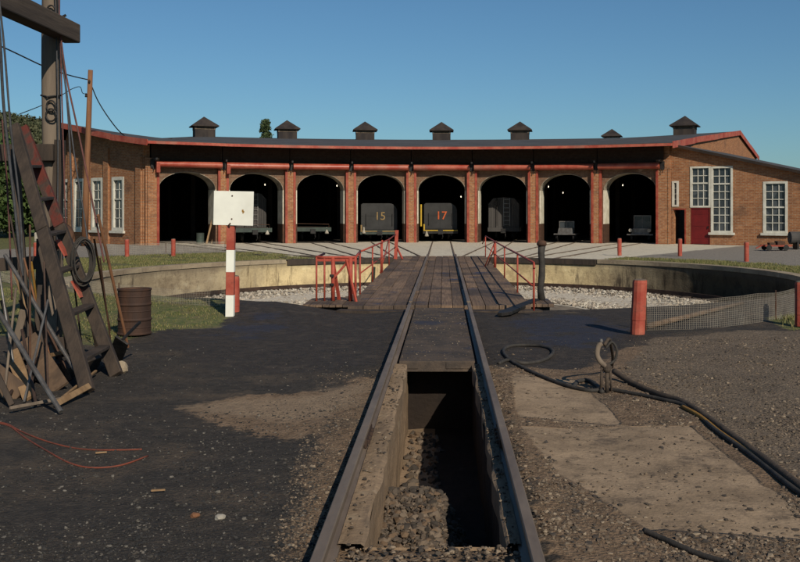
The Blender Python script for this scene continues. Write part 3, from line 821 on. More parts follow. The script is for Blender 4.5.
for z in (.42, .62):
    bm = B(); lathe(bm, [(.045, z), (.05, z + .03), (.045, z + .06)], 10, (gp[2].x - .02, gp[2].y - .06)); obj('bolt', bm, M['black'], gf)
# far track locking bars
bm = B(); beam(bm, wing(300, 22.9) + Vector((0, 0, .95)), wing(380, 24.2) + Vector((0, 0, .78)), .035, .035); obj('push_bar', bm, M['wood_dark'], gf)

# dark latch post at the near right corner
base = Vector((2.22, 21.75, .09))
lp_ = thing('latch_post', 'short tar black timber post at the near right corner of the turntable deck', 'post', base)
bm = B()
tube(bm, [(0, 0, 0), (-.03, 0, .25), (.0, 0, .5), (.01, 0, .8), (-.01, .0, 1.05), (.005, 0, 1.24)], [.09, .07, .08, .07, .075, .085], 12); obj('shaft', bm, M['rubber'], lp_, smooth=True)
bm = B(); lathe(bm, [(.10, 1.22), (.115, 1.26), (.10, 1.32), (.05, 1.345)], 14); obj('cap', bm, M['rust'], lp_, smooth=True)
bm = B(); pa = G(536, 300, .1) ; pb = G(505, 313, .05)
beam(bm, pa, pb, .16, .07, w1=.26); beam(bm, pb, pb + Vector((-.12, -.25, 0)), .26, .07, w1=.10)
tag(obj('latch_lever', bm, M['black'], bevel=.01), 'flat black iron lever lying from the deck corner onto the oily ground', 'lever')

# ------------------------------------------------------------------ roundhouse
rh = thing('brick_roundhouse', 'curved orange brick roundhouse with eight arched stalls and rooftop vents', 'roundhouse', (0, 0, 0))
EAVE_Z, EAVE_S = 6.30, -1.62
RIDGE_S, RIDGE_Z, BACK_S, BACK_Z = 29.0, 9.0, 42.0, 7.3
def roof_z(s):
    if s < RIDGE_S: return EAVE_Z + (RIDGE_Z - EAVE_Z) * (s - EAVE_S) / (RIDGE_S - EAVE_S)
    return RIDGE_Z + (BACK_Z - RIDGE_Z) * (s - RIDGE_S) / (BACK_S - RIDGE_S)
def end_lift(side, s):               # the two gable ends carry the roof slightly higher
    return (-.95 if side < 0 else .32) * max(0, min(1, (s + 2) / 31))
LEFT_DIR = TH[0] - .26              # the left gable wall swings a little outward
RIGHT_DIR = TH[8] + .0
def endpt(side, s, off=0.0):
    t0, di = (TH[0], LEFT_DIR) if side < 0 else (TH[8], RIGHT_DIR)
    p = pol(RB, t0) + Vector((math.sin(di), math.cos(di), 0)) * s
    return p + Vector((math.cos(di), -math.sin(di), 0)) * off * (1 if side > 0 else -1)
def s_at_px(px, p, d):
    q = (px - PX0) / FPX
    return (q * p.y - p.x) / (d.x - q * d.y)
_d = Vector((math.sin(LEFT_DIR), math.cos(LEFT_DIR), 0))
S_RIDGE_L, S_BACK_L = s_at_px(57.0, endpt(-1, 0, 1.3), _d), s_at_px(49.5, endpt(-1, 0, 1.3), _d)   # the left gable is shallower
def smap(s):
    if s <= 0: return s
    return s * S_RIDGE_L / RIDGE_S if s < RIDGE_S else S_RIDGE_L + (s - RIDGE_S) * (S_BACK_L - S_RIDGE_L) / (BACK_S - RIDGE_S)
def sunmap(q):
    if q <= 0: return q
    return q * RIDGE_S / S_RIDGE_L if q < S_RIDGE_L else RIDGE_S + (q - S_RIDGE_L) * (BACK_S - RIDGE_S) / (S_BACK_L - S_RIDGE_L)
# facade, bay by bay (each wall bay is its own part)
for k in range(8):
    a, b = pol(RB, TH[k]), pol(RB, TH[k + 1])
    ch = (b - a).length; mid = (a + b) / 2; t = math.atan2(b.y - a.y, b.x - a.x)
    mx = Matrix.Translation(mid) @ Matrix.Rotation(t, 4, 'Z')
    hw = ch / 2 - .42; zs, za = 3.45, 4.55
    arc = [(hw * math.cos(q), zs + (za - zs) * math.sin(q)) for q in (math.pi * i / 22 for i in range(23))]
    y0, y1, H = .32, .95, roof_z(.3) - .12
    bm = B()
    for side in (-1, 1):
        prism(bm, [(side * ch / 2, 0), (side * hw, 0), (side * hw, zs), (side * ch / 2, zs)], y0, y1)
    for (xa, za_), (xb, zb_) in zip(arc, arc[1:]):
        prism(bm, [(xa, za_), (xa, 5.0), (xb, 5.0), (xb, zb_)], y0, y1)
    for side in (-1, 1): prism(bm, [(side * hw, zs), (side * ch / 2, zs), (side * ch / 2, 5.0), (side * hw, 5.0)], y0, y1)
    for v in bm.verts: v.co = mx @ v.co
    obj('arch_wall', bm, M['spandrel'], rh)
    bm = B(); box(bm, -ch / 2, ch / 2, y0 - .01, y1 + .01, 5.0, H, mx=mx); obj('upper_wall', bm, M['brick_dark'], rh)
    # limewashed reveal lining: jambs and arch soffit
    for side in (-1, 1):
        bm = B(); box(bm, side * hw - .03, side * hw + .03, y0 - .02, 1.9, 1.25, zs, mx=mx); obj('jamb_lining', bm, M['jamb'], rh)
    bm = B()
    for (xa, za_), (xb, zb_) in zip(arc, arc[1:]):
        k1 = 1 - .016 / hw
        prism(bm, [(xa, za_ + .01), (xb, zb_ + .01), (xb * k1, zs + (zb_ - zs) * k1), (xa * k1, zs + (za_ - zs) * k1)], y0 - .02, 1.9, mx=mx)
    obj('arch_lining', bm, M['arch_dirty'], rh)
    for side in (-1, 1):
        bm = B(); box(bm, side * hw - .035, side * hw + .035, y0 - .03, 1.9, 0, 1.245, mx=mx); obj('jamb_foot', bm, M['rust'], rh)
    # half-round red hood over the opening
    bm = B(); x1 = ch / 2 - .17
    prof = [(.26, -.02), (.26, .34)] + [(-.16 - .20 * math.sin(q) * 1.35, .16 + .20 * math.cos(q)) for q in (math.pi * i / 10 for i in range(11))]
    va = [bm.verts.new(mx @ Vector((-x1, y, 4.82 + z))) for y, z in prof]; vb = [bm.verts.new(mx @ Vector((x1, y, 4.82 + z))) for y, z in prof]
    bm.faces.new(va); bm.faces.new(vb[::-1])
    for i in range(len(prof)): bm.faces.new((va[i], va[(i + 1) % len(prof)], vb[(i + 1) % len(prof)], vb[i]))
    hd = obj('door_hood', bm, M['hood'], rh)
    bm = B(); box(bm, -x1 - .02, -x1 + .20, -.46, .27, 4.45 if k < 2 else 4.68, 5.02, mx=mx)
    if k < 2 : obj('hood_end', bm, M['red'], hd)
    else: bm.free()
# piers
for k in range(9):
    mx = frame(RB, TH[k]); w = .335 if 0 < k < 8 else .42
    bm = B(); box(bm, -w + .12, w - .12, 0.0, 1.0, 0, 4.78, mx=mx)
    if k in (0, 8): box(bm, -w, w, 0.02, 1.0, 4.78, 5.35, mx=mx)
    p = obj('pier', bm, M['brick'], rh)
    bm = B()
    sides = (-1, 1) if 0 < k < 8 else ((1,) if k == 0 else (-1,))
    for s in sides:
        box(bm, s * w - (.15 if s > 0 else 0), s * w + (.15 if s < 0 else 0), -.03, .34, 0, 4.72, mx=mx)
    obj('corner_guard', bm, M['red'], p)
    if k in (0, 8):
        s = -1 if k == 0 else 1
        bm = B(); box(bm, min(s * w, s * (w - .09)), max(s * w, s * (w - .09)), -.0, .5, 0, 4.75, mx=mx); obj('quoin', bm, M['brick'], p)
    bm = B(); box(bm, -.13, .13, -.10, .3, 4.74, 5.25, mx=mx); box(bm, -.05, .05, -.9, .3, 5.2, 5.32, mx=mx)
    tube(bm, [mx @ Vector((.0, -.10, 4.80)), mx @ Vector((.03, -.16, 4.62)), mx @ Vector((0, -.12, 4.5))], .025, 6)
    obj('bracket', bm, M['black'], p)

def wall_cols(bm, mx, length, top, opens, y0, y1, extra=()):
    xs = sorted({0.0, length, *extra, *[o[0] for o in opens], *[o[1] for o in opens]})
    for xa, xb in zip(xs, xs[1:]):
        zs = sorted([(o[2], o[3]) for o in opens if o[0] < xb - 1e-6 and o[1] > xa + 1e-6])
        z = 0.0
        for a, b in zs:
            if a > z + 1e-4: prism(bm, [(xa, z), (xb, z), (xb, a), (xa, a)], y0, y1, mx=mx)
            z = b
        if top(xa) > z and top(xb) > z: prism(bm, [(xa, z), (xb, z), (xb, top(xb)), (xa, top(xa))], y0, y1, mx=mx)
def window(parent, mx, x0, x1, z0, z1, cols, rows, sill=True, fr=.10, mid=(), depth=.12):
    bm = B()
    for a in ((x0 - .02, x0 + fr, z0, z1), (x1 - fr, x1 + .02, z0, z1)): box(bm, a[0], a[1], -.035, depth, a[2], a[3], mx=mx)
    box(bm, x0 + fr, x1 - fr, -.033, depth, z1 - fr, z1 + .01, mx=mx); box(bm, x0 + fr, x1 - fr, -.033, depth, z0, z0 + fr, mx=mx)
    w = obj('window', bm, M['white'], parent)
    bm = B(); box(bm, x0 + fr, x1 - fr, depth - .03, depth - .01, z0 + fr, z1 - fr, mx=mx); obj('pane', bm, M['glass'], w)
    bm = B(); W = x1 - x0 - 2 * fr; Hh = z1 - z0 - 2 * fr
    for i in range(1, cols): c = x0 + fr + W * i / cols; box(bm, c - .022, c + .022, depth - .07, depth - .031, z0 + fr, z1 - fr, mx=mx)
    for j in range(1, rows):
        c = z0 + fr + Hh * j / rows; q = .045 if j in mid else .022
        box(bm, x0 + fr, x1 - fr, depth - .075 - (.03 if j in mid else 0), depth - .034, c - q, c + q, mx=mx)
    obj('muntins', bm, M['white'], w)
    if sill:
        bm = B(); box(bm, x0 - .14, x1 + .14, -.16, .02, z0 - .15, z0 - .003, mx=mx); obj('sill', bm, M['white'], w)
    return w

# left gable wall with tall narrow windows
LD = Vector((math.sin(LEFT_DIR), math.cos(LEFT_DIR), 0))
p0 = endpt(-1, .4, .40)
angL = math.atan2(LD.y, LD.x)
# local x runs from far end to the front pier so that -y faces outward
LL = S_BACK_L - .9
farp = p0 + LD * LL
mxL = Matrix.Translation(farp) @ Matrix.Rotation(angL + math.pi, 4, 'Z')
wins = []
for px in (118, 97, 79, 64.5):
    s = s_at_px(px, p0, LD); wins.append(s)
opsL = [(LL - s - .72, LL - s + .72, .85, 4.25) for s in wins]
bm = B(); wall_cols(bm, mxL, LL, lambda x: roof_z(sunmap(LL - x + .4)) + end_lift(-1, sunmap(LL - x + .4)) - .15, opsL, 0, .45, (LL + .4 - S_RIDGE_L,)); obj('gable_wall', bm, M['brick'], rh)
for o_ in opsL: window(rh, mxL, o_[0], o_[1], o_[2], o_[3], 2, 5, True, .20, (3,), .14)
for i, s in enumerate([wins[0] - 2.6] + [(wins[j] + wins[j + 1]) / 2 for j in range(3)]):
    bm = B(); box(bm, LL - s - .3, LL - s + .3, -.14, .0, 0, roof_z(sunmap(s)) + end_lift(-1, sunmap(s)) - 1.0, mx=mxL)
    obj('pilaster', bm, M['brick'], rh)
# right gable wall
p9 = endpt(1, .5, .35); RD = Vector((math.sin(RIGHT_DIR), math.cos(RIGHT_DIR), 0))
mxR = Matrix.Translation(p9) @ Matrix.Rotation(math.atan2(RD.y, RD.x), 4, 'Z')
bm = B(); wall_cols(bm, mxR, 41.0, lambda x: roof_z(x + .5) + end_lift(1, x) - .15, [], 0, .45, (RIDGE_S - .5, 19.5)); obj('gable_wall', bm, M['brick'], rh)
# back wall with window openings
for k in range(8):
    r = RB + 40.0; a, b = (pol(r, TH[k]) if k else endpt(-1, S_BACK_L - .7)), pol(r, TH[k + 1]); ch = (b - a).length
    mx = Matrix.Translation(a) @ Matrix.Rotation(math.atan2(b.y - a.y, b.x - a.x), 4, 'Z')
    ops = [(ch / 2 - .5, ch / 2 + .5, 1.8, 4.3)] if k == 7 else []
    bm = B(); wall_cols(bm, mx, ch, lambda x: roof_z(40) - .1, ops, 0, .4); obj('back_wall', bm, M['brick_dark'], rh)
# roof
bm = B(); stations = [EAVE_S, 8, 18, RIDGE_S, 36, BACK_S]
angs = []
for k in range(9):
    angs.append(k)
def rpt(k, s):
    if k == 0: return endpt(-1, smap(s), 1.3)
    if k == 8: return endpt(1, s, max(.50, 1.0 - .07 * (s + 2)))
    return pol(RB + s, TH[k])
NS = 4
def rgrid(k, j, s):                   # subdivide between piers so the eave curves
    a, b = rpt(k, s), rpt(k + 1, s)
    if 0 < k < 7:
        t = TH[k] + (TH[k + 1] - TH[k]) * j / NS; return pol(RB + s, t)
    f = j / NS; p = a.lerp(b, f)
    return p
def lift(k, j, s):
    f = k + j / NS
    return end_lift(-1, s) * max(0, 1 - f / 1.5) + end_lift(1, s) * max(0, (f - 6.8) / 1.2)
top = [[rgrid(k, j, s) + Vector((0, 0, roof_z(s) + lift(k, j, s))) for s in stations] for k in range(8) for j in range(NS)] + [[rpt(8, s) + Vector((0, 0, roof_z(s) + lift(8, 0, s))) for s in stations]]
tv = [[bm.verts.new(p) for p in row] for row in top]; bv = [[bm.verts.new(p - Vector((0, 0, .12))) for p in row] for row in top]
for i in range(len(tv) - 1):
    for j in range(len(stations) - 1):
        bm.faces.new((tv[i][j], tv[i + 1][j], tv[i + 1][j + 1], tv[i][j + 1])).material_index = 0
        bm.faces.new((bv[i][j], bv[i][j + 1], bv[i + 1][j + 1], bv[i + 1][j])).material_index = 1
    for j in (0, len(stations) - 1): bm.faces.new((tv[i][j], tv[i + 1][j], bv[i + 1][j], bv[i][j])).material_index = 0
for i in (0, len(tv) - 1):
    for j in range(len(stations) - 1): bm.faces.new((tv[i][j], tv[i][j + 1], bv[i][j + 1], bv[i][j])).material_index = 0
roof = obj('roof', bm, [M['roof'], M['soffit']], rh)
bm = B()
front = [row[0] for row in top]
for a, b in zip(front, front[1:]):
    o_ = (TC - a).normalized() * .03; o_.z = 0
    beam(bm, a + o_ + Vector((0, 0, -.12)), b + o_ + Vector((0, 0, -.12)), .05, .165)
obj('fascia', bm, M['fascia'], rh)
for side, row in ((-1, top[0]), (1, top[-1])):
    bm = B()
    di = LEFT_DIR if side < 0 else RIGHT_DIR
    o_ = Vector((math.cos(di), -math.sin(di), 0)) * .03 * side
    for a, b in zip(row, row[1:]): beam(bm, a + o_ + Vector((0, 0, -.13)), b + o_ + Vector((0, 0, -.16)), .05, .42 if side > 0 else .36)
    obj('barge_board', bm, M['fascia'], rh)
    bm = B()
    for s in (range(0, 41, 3) if side < 0 else ()):
        if side < 0 and s > S_BACK_L - 1: break
        a = endpt(side, s, .3); z = Vector((0, 0, roof_z(sunmap(s) if side < 0 else s) + end_lift(side, sunmap(s) if side < 0 else s) - .22)); b = endpt(side, s, .46 if side > 0 else 1.26); beam(bm, a + z, b + z, .10, .14)
    if side < 0: obj('gable_rafters', bm, M['soffit'], rh)
    else: bm.free()
# eave rafters along the front
bm = B()
for k in range(8):
    for j in range(5):
        t = TH[k] + (TH[k + 1] - TH[k]) * j / 5
        beam(bm, pol(RB + EAVE_S + .1, t, roof_z(EAVE_S) - .20), pol(RB + .5, t, roof_z(.5) - .20), .09, .14)
obj('eave_rafters', bm, M['soffit'], rh)
# rooftop vents
def cupola(t, s, sc=1.0, broken=False):
    mx = frame(RB + s, t, roof_z(s) - .36) @ Matrix.Diagonal((sc, sc, sc, 1))
    bm = B(); box(bm, -.85, .85, -.85, .85, 0, .9, mx=mx); v = obj('roof_vent', bm, M['vent'], roof)
    bm = B()
    for x in (-.8, .8):
        for y in (-.8, .8): box(bm, x - .07, x + .07, y - .07, y + .07, .9, 1.2, mx=mx)
    for q in range(3):
        for s2 in (-1, 1):
            box(bm, -.72, .72, s2 * .8 - .03, s2 * .8 + .03, .92 + .09 * q, .97 + .09 * q, mx=mx); box(bm, s2 * .8 - .03, s2 * .8 + .03, -.72, .72, .92 + .09 * q, .97 + .09 * q, mx=mx)
    obj('louvre', bm, M['wood_grey'], v)
    bm = B(); e_ = 1.14
    lo = [bm.verts.new(mx @ Vector((x, y, 1.16))) for x, y in ((-e_, -e_), (e_, -e_), (e_, e_), (-e_, e_))]
    lo2 = [bm.verts.new(mx @ Vector((x, y, 1.24))) for x, y in ((-e_, -e_), (e_, -e_), (e_, e_), (-e_, e_))]
    ap = bm.verts.new(mx @ Vector((0, 0, 2.08)))
    bm.faces.new(lo)
    for i in range(4):
        bm.faces.new((lo[i], lo[(i + 1) % 4], lo2[(i + 1) % 4], lo2[i])); bm.faces.new((lo2[i], lo2[(i + 1) % 4], ap))
    obj('vent_cap', bm, M['vent'], v)
pxc = [(204, 27.2, 1.05), (287, 27.2, 1.0), (365, 27.2, 1.0), (441.5, 27.2, 1.0), (520, 27.2, 1.0), (685, 27.2, 1.08)]
for px, s, sc in pxc: cupola(solve_theta(px, RB + s), s, sc)
cupola(solve_theta(611.5, RB + 31), 31.5, .85)

# interior: roof posts
bm = None
for k in range(1, 8):
    for s in (10, 20):
        bm = B(); q = pol(RB + s, TH[k]); box(bm, q.x - .14, q.x + .14, q.y - .14, q.y + .14, 0, roof_z(s) - .13); obj('roof_post', bm, M['soffit'], rh)

# ------------------------------------------------------------------ brick workshop on the right
A_ = Vector(((670.5 - PX0) * 61.3 / FPX, 61.3, 0)); Bx = Vector(((800 - PX0) * 57.0 / FPX, 57.0, 0))
wd = (Bx - A_).normalized(); WL = 13.0
mxW = Matrix.Translation(A_) @ Matrix.Rotation(math.atan2(wd.y, wd.x), 4, 'Z')
def wx(px): return s_at_px(px, A_, wd)
def wz(px, py):
    d = (A_ + wd * wx(px)).y; return CAMH - (py - PY0) * d / FPX
shop = thing('brick_workshop', 'orange brick workshop with a red door and tall white windows under a sloping roof', 'workshop', (0, 0, 0))
zl, zr = wz(690, 147.5), wz(800, 170.5)
def wtop(x): return zl + (zr - zl) * (x - wx(690)) / (wx(800) - wx(690))
dz0 = 0.0
opsW = [(wx(672.3), wx(678.5), wz(675, 207.5), wz(675, 181)), (wx(673.5), wx(686), 0, wz(680, 208.5)), (wx(691), wx(710), 0, wz(700, 208)),
        (wx(690.5), wx(710.5), wz(700, 207.5), wz(700, 166.5)), (wx(711.3), wx(732.5), wz(720, 232.5), wz(720, 166.5)), (wx(763.5), wx(787.5), wz(775, 233), wz(775, 181.5))]
opsW[0] = (opsW[0][0] + .001, opsW[0][1], opsW[0][2] + .05, opsW[0][3])
bm = B(); wall_cols(bm, mxW, WL, lambda x: wtop(x) - .12, opsW, 0, .4); obj('wall', bm, M['brick'], shop)
# far side and back walls
cs = mxW @ Vector((WL, .4, 0)); mxS = mxW @ Matrix.Translation((WL, 0.4, 0)) @ Matrix.Rotation(R_(90), 4, 'Z')
bm = B(); box(bm, 0, 11, 0, .4, 0, wtop(WL) - .12, mx=mxS); obj('wall', bm, M['brick'], shop)
bm = B(); box(bm, 3.0, WL, 11.4, 11.8, 0, wtop(WL) - .12, mx=mxW); obj('wall', bm, M['brick'], shop)
# interior floor partition keeps the doorway dark
bm = B(); box(bm, -.2, WL, 3.2, 3.3, 0, wtop(WL) - .15, mx=mxW); obj('partition', bm, M['soffit'], shop)
window(shop, mxW, *opsW[0], 1, 4, False, .12, (), .14)
window(shop, mxW, opsW[3][0], opsW[3][1], opsW[3][2], opsW[3][3], 3, 5, False, .11, (3,), .12)
window(shop, mxW, opsW[4][0], opsW[4][1], opsW[4][2], opsW[4][3], 3, 8, True, .11, (6,), .12)
window(shop, mxW, opsW[5][0], opsW[5][1], opsW[5][2], opsW[5][3], 3, 6, True, .13, (3,), .12)
bm = B(); o_ = opsW[2]; box(bm, o_[0] + .04, o_[1] - .04, .03, .09, .03, o_[3] - .05, mx=mxW)
dr = obj('door', bm, M['door_red'], shop)
bm = B()
for a, b, c, d in ((o_[0] - .0, o_[0] + .04, 0, o_[3]), (o_[1] - .04, o_[1], 0, o_[3]), (o_[0] + .04, o_[1] - .04, o_[3] - .05, o_[3])): box(bm, a, b, -.01, .14, c, d, mx=mxW)
obj('door_frame', bm, M['door_red'], dr)
bm = B()
for zq in (.35, 1.15, 1.9): box(bm, o_[0] + .06, o_[1] - .06, .015, .03, zq, zq + .10, mx=mxW)
obj('door_ledge', bm, M['door_red'], dr)
bm = B(); box(bm, o_[1] - .16, o_[1] - .11, -.03, .03, 1.0, 1.14, mx=mxW); obj('handle', bm, M['black'], dr)
bm = B(); o2 = opsW[1]; box(bm, o2[1] - .09, o2[1], -.02, .2, 0, o2[3], mx=mxW); box(bm, o2[0], o2[1] - .09, -.015, .2, o2[3] - .08, o2[3], mx=mxW); obj('doorway_frame', bm, M['red'], shop)
bm = B()
hexa(bm, [mxW @ Vector(p) for p in ((.2, -.36, wtop(.2) - .10), (WL + .4, -.36, wtop(WL + .4) - .10), (WL + .4, 11.9, wtop(WL + .4) - .1), (.2, 11.9, wtop(.2) - .10), (.2, -.36, wtop(.2)), (WL + .4, -.36, wtop(WL + .4)), (WL + .4, 11.9, wtop(WL + .4)), (.2, 11.9, wtop(.2)))])
rf = obj('roof', bm, M['roof'], shop)
bm = B(); beam(bm, mxW @ Vector((.2, -.38, wtop(.2) - .09)), mxW @ Vector((WL + .4, -.38, wtop(WL + .4) - .09)), .04, .16); obj('barge_board', bm, M['soffit'], rf)

# ------------------------------------------------------------------ rolling stock in the stalls
def wheels(parent, ys, mx, gauge=HG, r=.36):
    for y in ys:
        for sx in (-1, 1):
            bm = B(); pr = [(r + .04, -.03), (r + .04, 0), (r, .02), (r - .02, .10), (.12, .11), (.12, .0)]
            seg = 20; rings = []
            for rr, dx in pr: rings.append([bm.verts.new(mx @ Vector((sx * (gauge - .08 + dx), y + rr * math.cos(2 * math.pi * i / seg), r + .12 + rr * math.sin(2 * math.pi * i / seg)))) for i in range(seg)])
            for a, b in zip(rings, rings[1:]):
                for i in range(seg): bm.faces.new((a[i], a[(i + 1) % seg], b[(i + 1) % seg], b[i]))
            bm.faces.new(rings[0][::-1]); bm.faces.new(rings[-1])
            obj('wheel', bm, M['black'], parent)
def text_mesh(name, body, size, mat, parent, mx, thick=.015):
    cu = bpy.data.curves.new('lettering', 'FONT'); cu.body = body; cu.size = size; cu.align_x = 'CENTER'; cu.extrude = thick; cu.offset = .004
    to = bpy.data.objects.new('lettering', cu); COL.objects.link(to)
    dg = bpy.context.evaluated_depsgraph_get()
    me = bpy.data.meshes.new_from_object(to.evaluated_get(dg)); bpy.data.objects.remove(to)
    me.transform(mx @ Matrix.Rotation(R_(90), 4, 'X')); me.materials.clear(); me.materials.append(mat); me.name = name
    return link(bpy.data.objects.new(name, me), parent)
def coupler(parent, mx, z=.75):
    bm = B(); box(bm, -.10, .10, -.45, .0, z - .10, z + .10, mx=mx); box(bm, -.17, .17, -.62, -.40, z - .14, z + .16, mx=mx); tube(bm, [mx @ Vector((.12, -.5, z - .1)), mx @ Vector((.16, -.55, .35)), mx @ Vector((.10, -.4, .2))], .03, 6)
    obj('coupler', bm, M['black'], parent)
def marker(parent, mx, x, z, mat, name='marker_lamp'):
    bm = B(); lathe(bm, [(.03, 0), (.15, .02), (.12, .10), (.06, .3), (.05, .42), (.02, .46)], 12)
    for v in bm.verts: v.co = mx @ (v.co + Vector((x, -.12, z)))
    obj(name, bm, mat, parent, smooth=True)

def tender(k, s, num, mat, label, w, x_off, ztop, zbot, beam_mat):
    root = thing('locomotive_tender', label, 'tender', pol(RB + s, TS[k]), -TS[k], 'tenders backed into the stalls')
    mx = Matrix.Translation((x_off, 0, 0)); hw = w / 2; rr = .55
    prof = [(-hw, zbot), (hw, zbot), (hw, ztop - rr)] + [(hw - rr * (1 - math.cos(q)), ztop - rr + rr * math.sin(q)) for q in (math.pi / 2 * i / 6 for i in range(1, 7))] + [(-hw + .12, ztop), (-hw, ztop - .10)]
    bm = B(); prism(bm, prof, 0, 6.0, mx=mx); t = obj('tank', bm, M['tender'], root, bevel=.03)
    bm = B()
    for i in range(9):
        for z in (zbot + .06, ztop - .08):
            x = -hw + .15 + (w - .6) * i / 8; lathe(bm, [(.02, 0), (.02, .03)], 6)
    for v in bm.verts: pass
    bm.free()
    bm = B(); box(bm, -.02, .02, -.02, .0, zbot + .05, ztop - .06, mx=mx); box(bm, -hw + .04, hw - .1, -.018, 0, zbot + (ztop - zbot) * .52, zbot + (ztop - zbot) * .52 + .04, mx=mx); obj('seam', bm, M['tender'], t)
    text_mesh('number', num, .78, mat, root, mx @ Matrix.Translation((.06, -.03, zbot + (ztop - zbot) * .38)))
    bm = B(); box(bm, -hw - .05, hw + .05, -.15, 6.1, zbot - .30, zbot - .01, mx=mx); fr = obj('frame', bm, beam_mat, root)
    bm = B(); box(bm, -hw - .02, hw + .02, -.20, -.155, zbot - .12, zbot - .05, mx=mx); box(bm, -hw - .02, -hw + .08, -.2, -.155, zbot - .05, zbot + .35, mx=mx); obj('beam_stripe', bm, M['gold'] if num == '15' else M['yellow'], fr)
    coupler(root, mx @ Matrix.Translation((0, -.15, 0)), zbot - .2)
    bm = B()
    for sx in (-1, 1): box(bm, sx * .75 - .06, sx * .75 + .06, .2, 5.6, .40, .85, mx=mx)
    obj('truck_frame', bm, M['black'], root)
    wheels(root, (.9, 2.3, 4.0, 5.3), mx)
    bm = B()
    for x in (-hw + .35, hw - .35): tube(bm, [mx @ Vector((x, -.02, zbot + .3)), mx @ Vector((x, -.09, zbot + .3)), mx @ Vector((x, -.09, zbot + 1.1)), mx @ Vector((x, -.02, zbot + 1.1))], .018, 6)
    obj('grab_iron', bm, M['tender'], root)
    return root, mx
t15, m15 = tender(3, 2.0, '15', M['gold'], 'dusty black locomotive tender numbered 15 in dull gold', 2.5, -.02, 2.62, .80, M['green_grey'])
marker(t15, m15, -1.05, .55, M['chalk'])
t17, m17 = tender(4, 2.0, '17', M['orange'], 'dark locomotive tender numbered 17 in orange red', 2.3, -.08, 2.64, .85, M['black'])
bm = B(); box(bm, -1.38, -1.28, -.1, -.02, 1.05, 2.55, mx=m17); obj('hand_rail', bm, M['yellow'], t17)
marker(t17, m17, -.95, .35, M['chalk'])

def boxcar(k, s, label, w, x_off, ztop):
    root = thing('boxcar', label, 'boxcar', pol(RB + s, TS[k]), -TS[k], 'boxcars parked inside the roundhouse')
    mx = Matrix.Translation((x_off, 0, 0)); hw = w / 2; zb = .95
    bm = B(); n = 12
    for i in range(n):
        xa, xb = -hw + w * i / n, -hw + w * (i + 1) / n
        box(bm, xa + .006, xb - .006, random.uniform(-.008, .004), .06, zb, ztop - .42 - .0, mx=mx)
    prism(bm, [(-hw, ztop - .42), (hw, ztop - .42), (hw - .35, ztop - .02), (-hw + .35, ztop - .02)], .0, .06, mx=mx)
    for sx in (-1, 1): box(bm, sx * hw - .03, sx * hw + .03, .06, 8, zb, ztop - .42, mx=mx)
    obj('body', bm, M['carbody'], root)
    bm = B(); prism(bm, [(-hw - .06, ztop - .46), (-hw + .33, ztop - .02), (0, ztop + .05), (hw - .33, ztop - .02), (hw + .06, ztop - .46), (hw - .02, ztop - .46), (hw - .36, ztop - .07), (-hw + .36, ztop - .07), (-hw + .02, ztop - .46)], -.04, 8.05, mx=mx); obj('roof', bm, M['roof'], root)
    bm = B()
    for x in (.0, .42): box(bm, x - .025, x + .025, -.10, -.06, zb + .1, ztop + .0, mx=mx)
    for i in range(7): z = zb + .2 + (ztop - zb - .3) * i / 6; box(bm, .0, .42, -.095, -.065, z - .02, z + .02, mx=mx)
    obj('ladder', bm, M['steel'], root)
    bm = B(); box(bm, -hw - .05, hw + .05, -.1, 8, zb - .28, zb - .005, mx=mx); obj('end_sill', bm, M['carbody'], root)
    bm = B(); tube(bm, [mx @ Vector((-.45, -.2, zb + .1)), mx @ Vector((-.45, -.2, ztop))], .025, 6); ang = [mx @ Vector((-.45 + .2 * math.cos(q), -.22, ztop - .35 + .2 * math.sin(q))) for q in (2 * math.pi * i / 14 for i in range(14))]; tube(bm, ang, .02, 5, True); obj('brake_wheel', bm, M['black'], root)
    coupler(root, mx, .72); wheels(root, (.9, 2.2, 6.0, 7.2), mx)
    return root
boxcar(5, 3.0, 'weathered grey boxcar end with a ladder, right of tender 17', 2.1, -.10, 3.0)
boxcar(1, 3.5, 'grey boxcar showing its end behind the white sign board', 2.0, .25, 3.3)

def flatcar(k, s, label, w, x_off):
    root = thing('flatcar', label, 'flatcar', pol(RB + s, TS[k]), -TS[k], 'flatcars in the stalls')
    mx = Matrix.Translation((x_off, 0, 0)); hw = w / 2
    bm = B()
    for i in range(16): box(bm, -hw, hw, .02 + i * .45, .02 + i * .45 + .43, .92, .98 + random.uniform(0, .01), mx=mx)
    obj('deck', bm, M['wood_dark'], root)
    bm = B(); box(bm, -hw - .05, hw + .05, -.18, .015, .72, .99, mx=mx); obj('end_beam', bm, M['green_grey'], root)
    bm = B()
    for sx in (-.6, .6): box(bm, sx - .06, sx + .06, .02, 7, .62, .915, mx=mx)
    obj('sill', bm, M['black'], root)
    coupler(root, mx @ Matrix.Translation((0, -.18, 0)), .72); wheels(root, (1.0, 2.2, 5.2, 6.4), mx, r=.3)
    marker(root, mx, hw - .25, .55, M['chalk'])
    bm = B(); tube(bm, [mx @ Vector((-hw + .1, -.1, .98)), mx @ Vector((-hw + .1, -.1, 1.25)), mx @ Vector((hw - .1, -.1, 1.2)), mx @ Vector((hw - .1, -.1, .98))], .02, 6); obj('end_rail', bm, M['rust'], root)
    return root
flatcar(2, 2.2, 'dark empty flatcar with a pale lamp hung on its end beam', 2.5, -.35)
flatcar(1, 0.9, 'low dark flatcar poking out behind the striped sign post', 2.3, -.1)

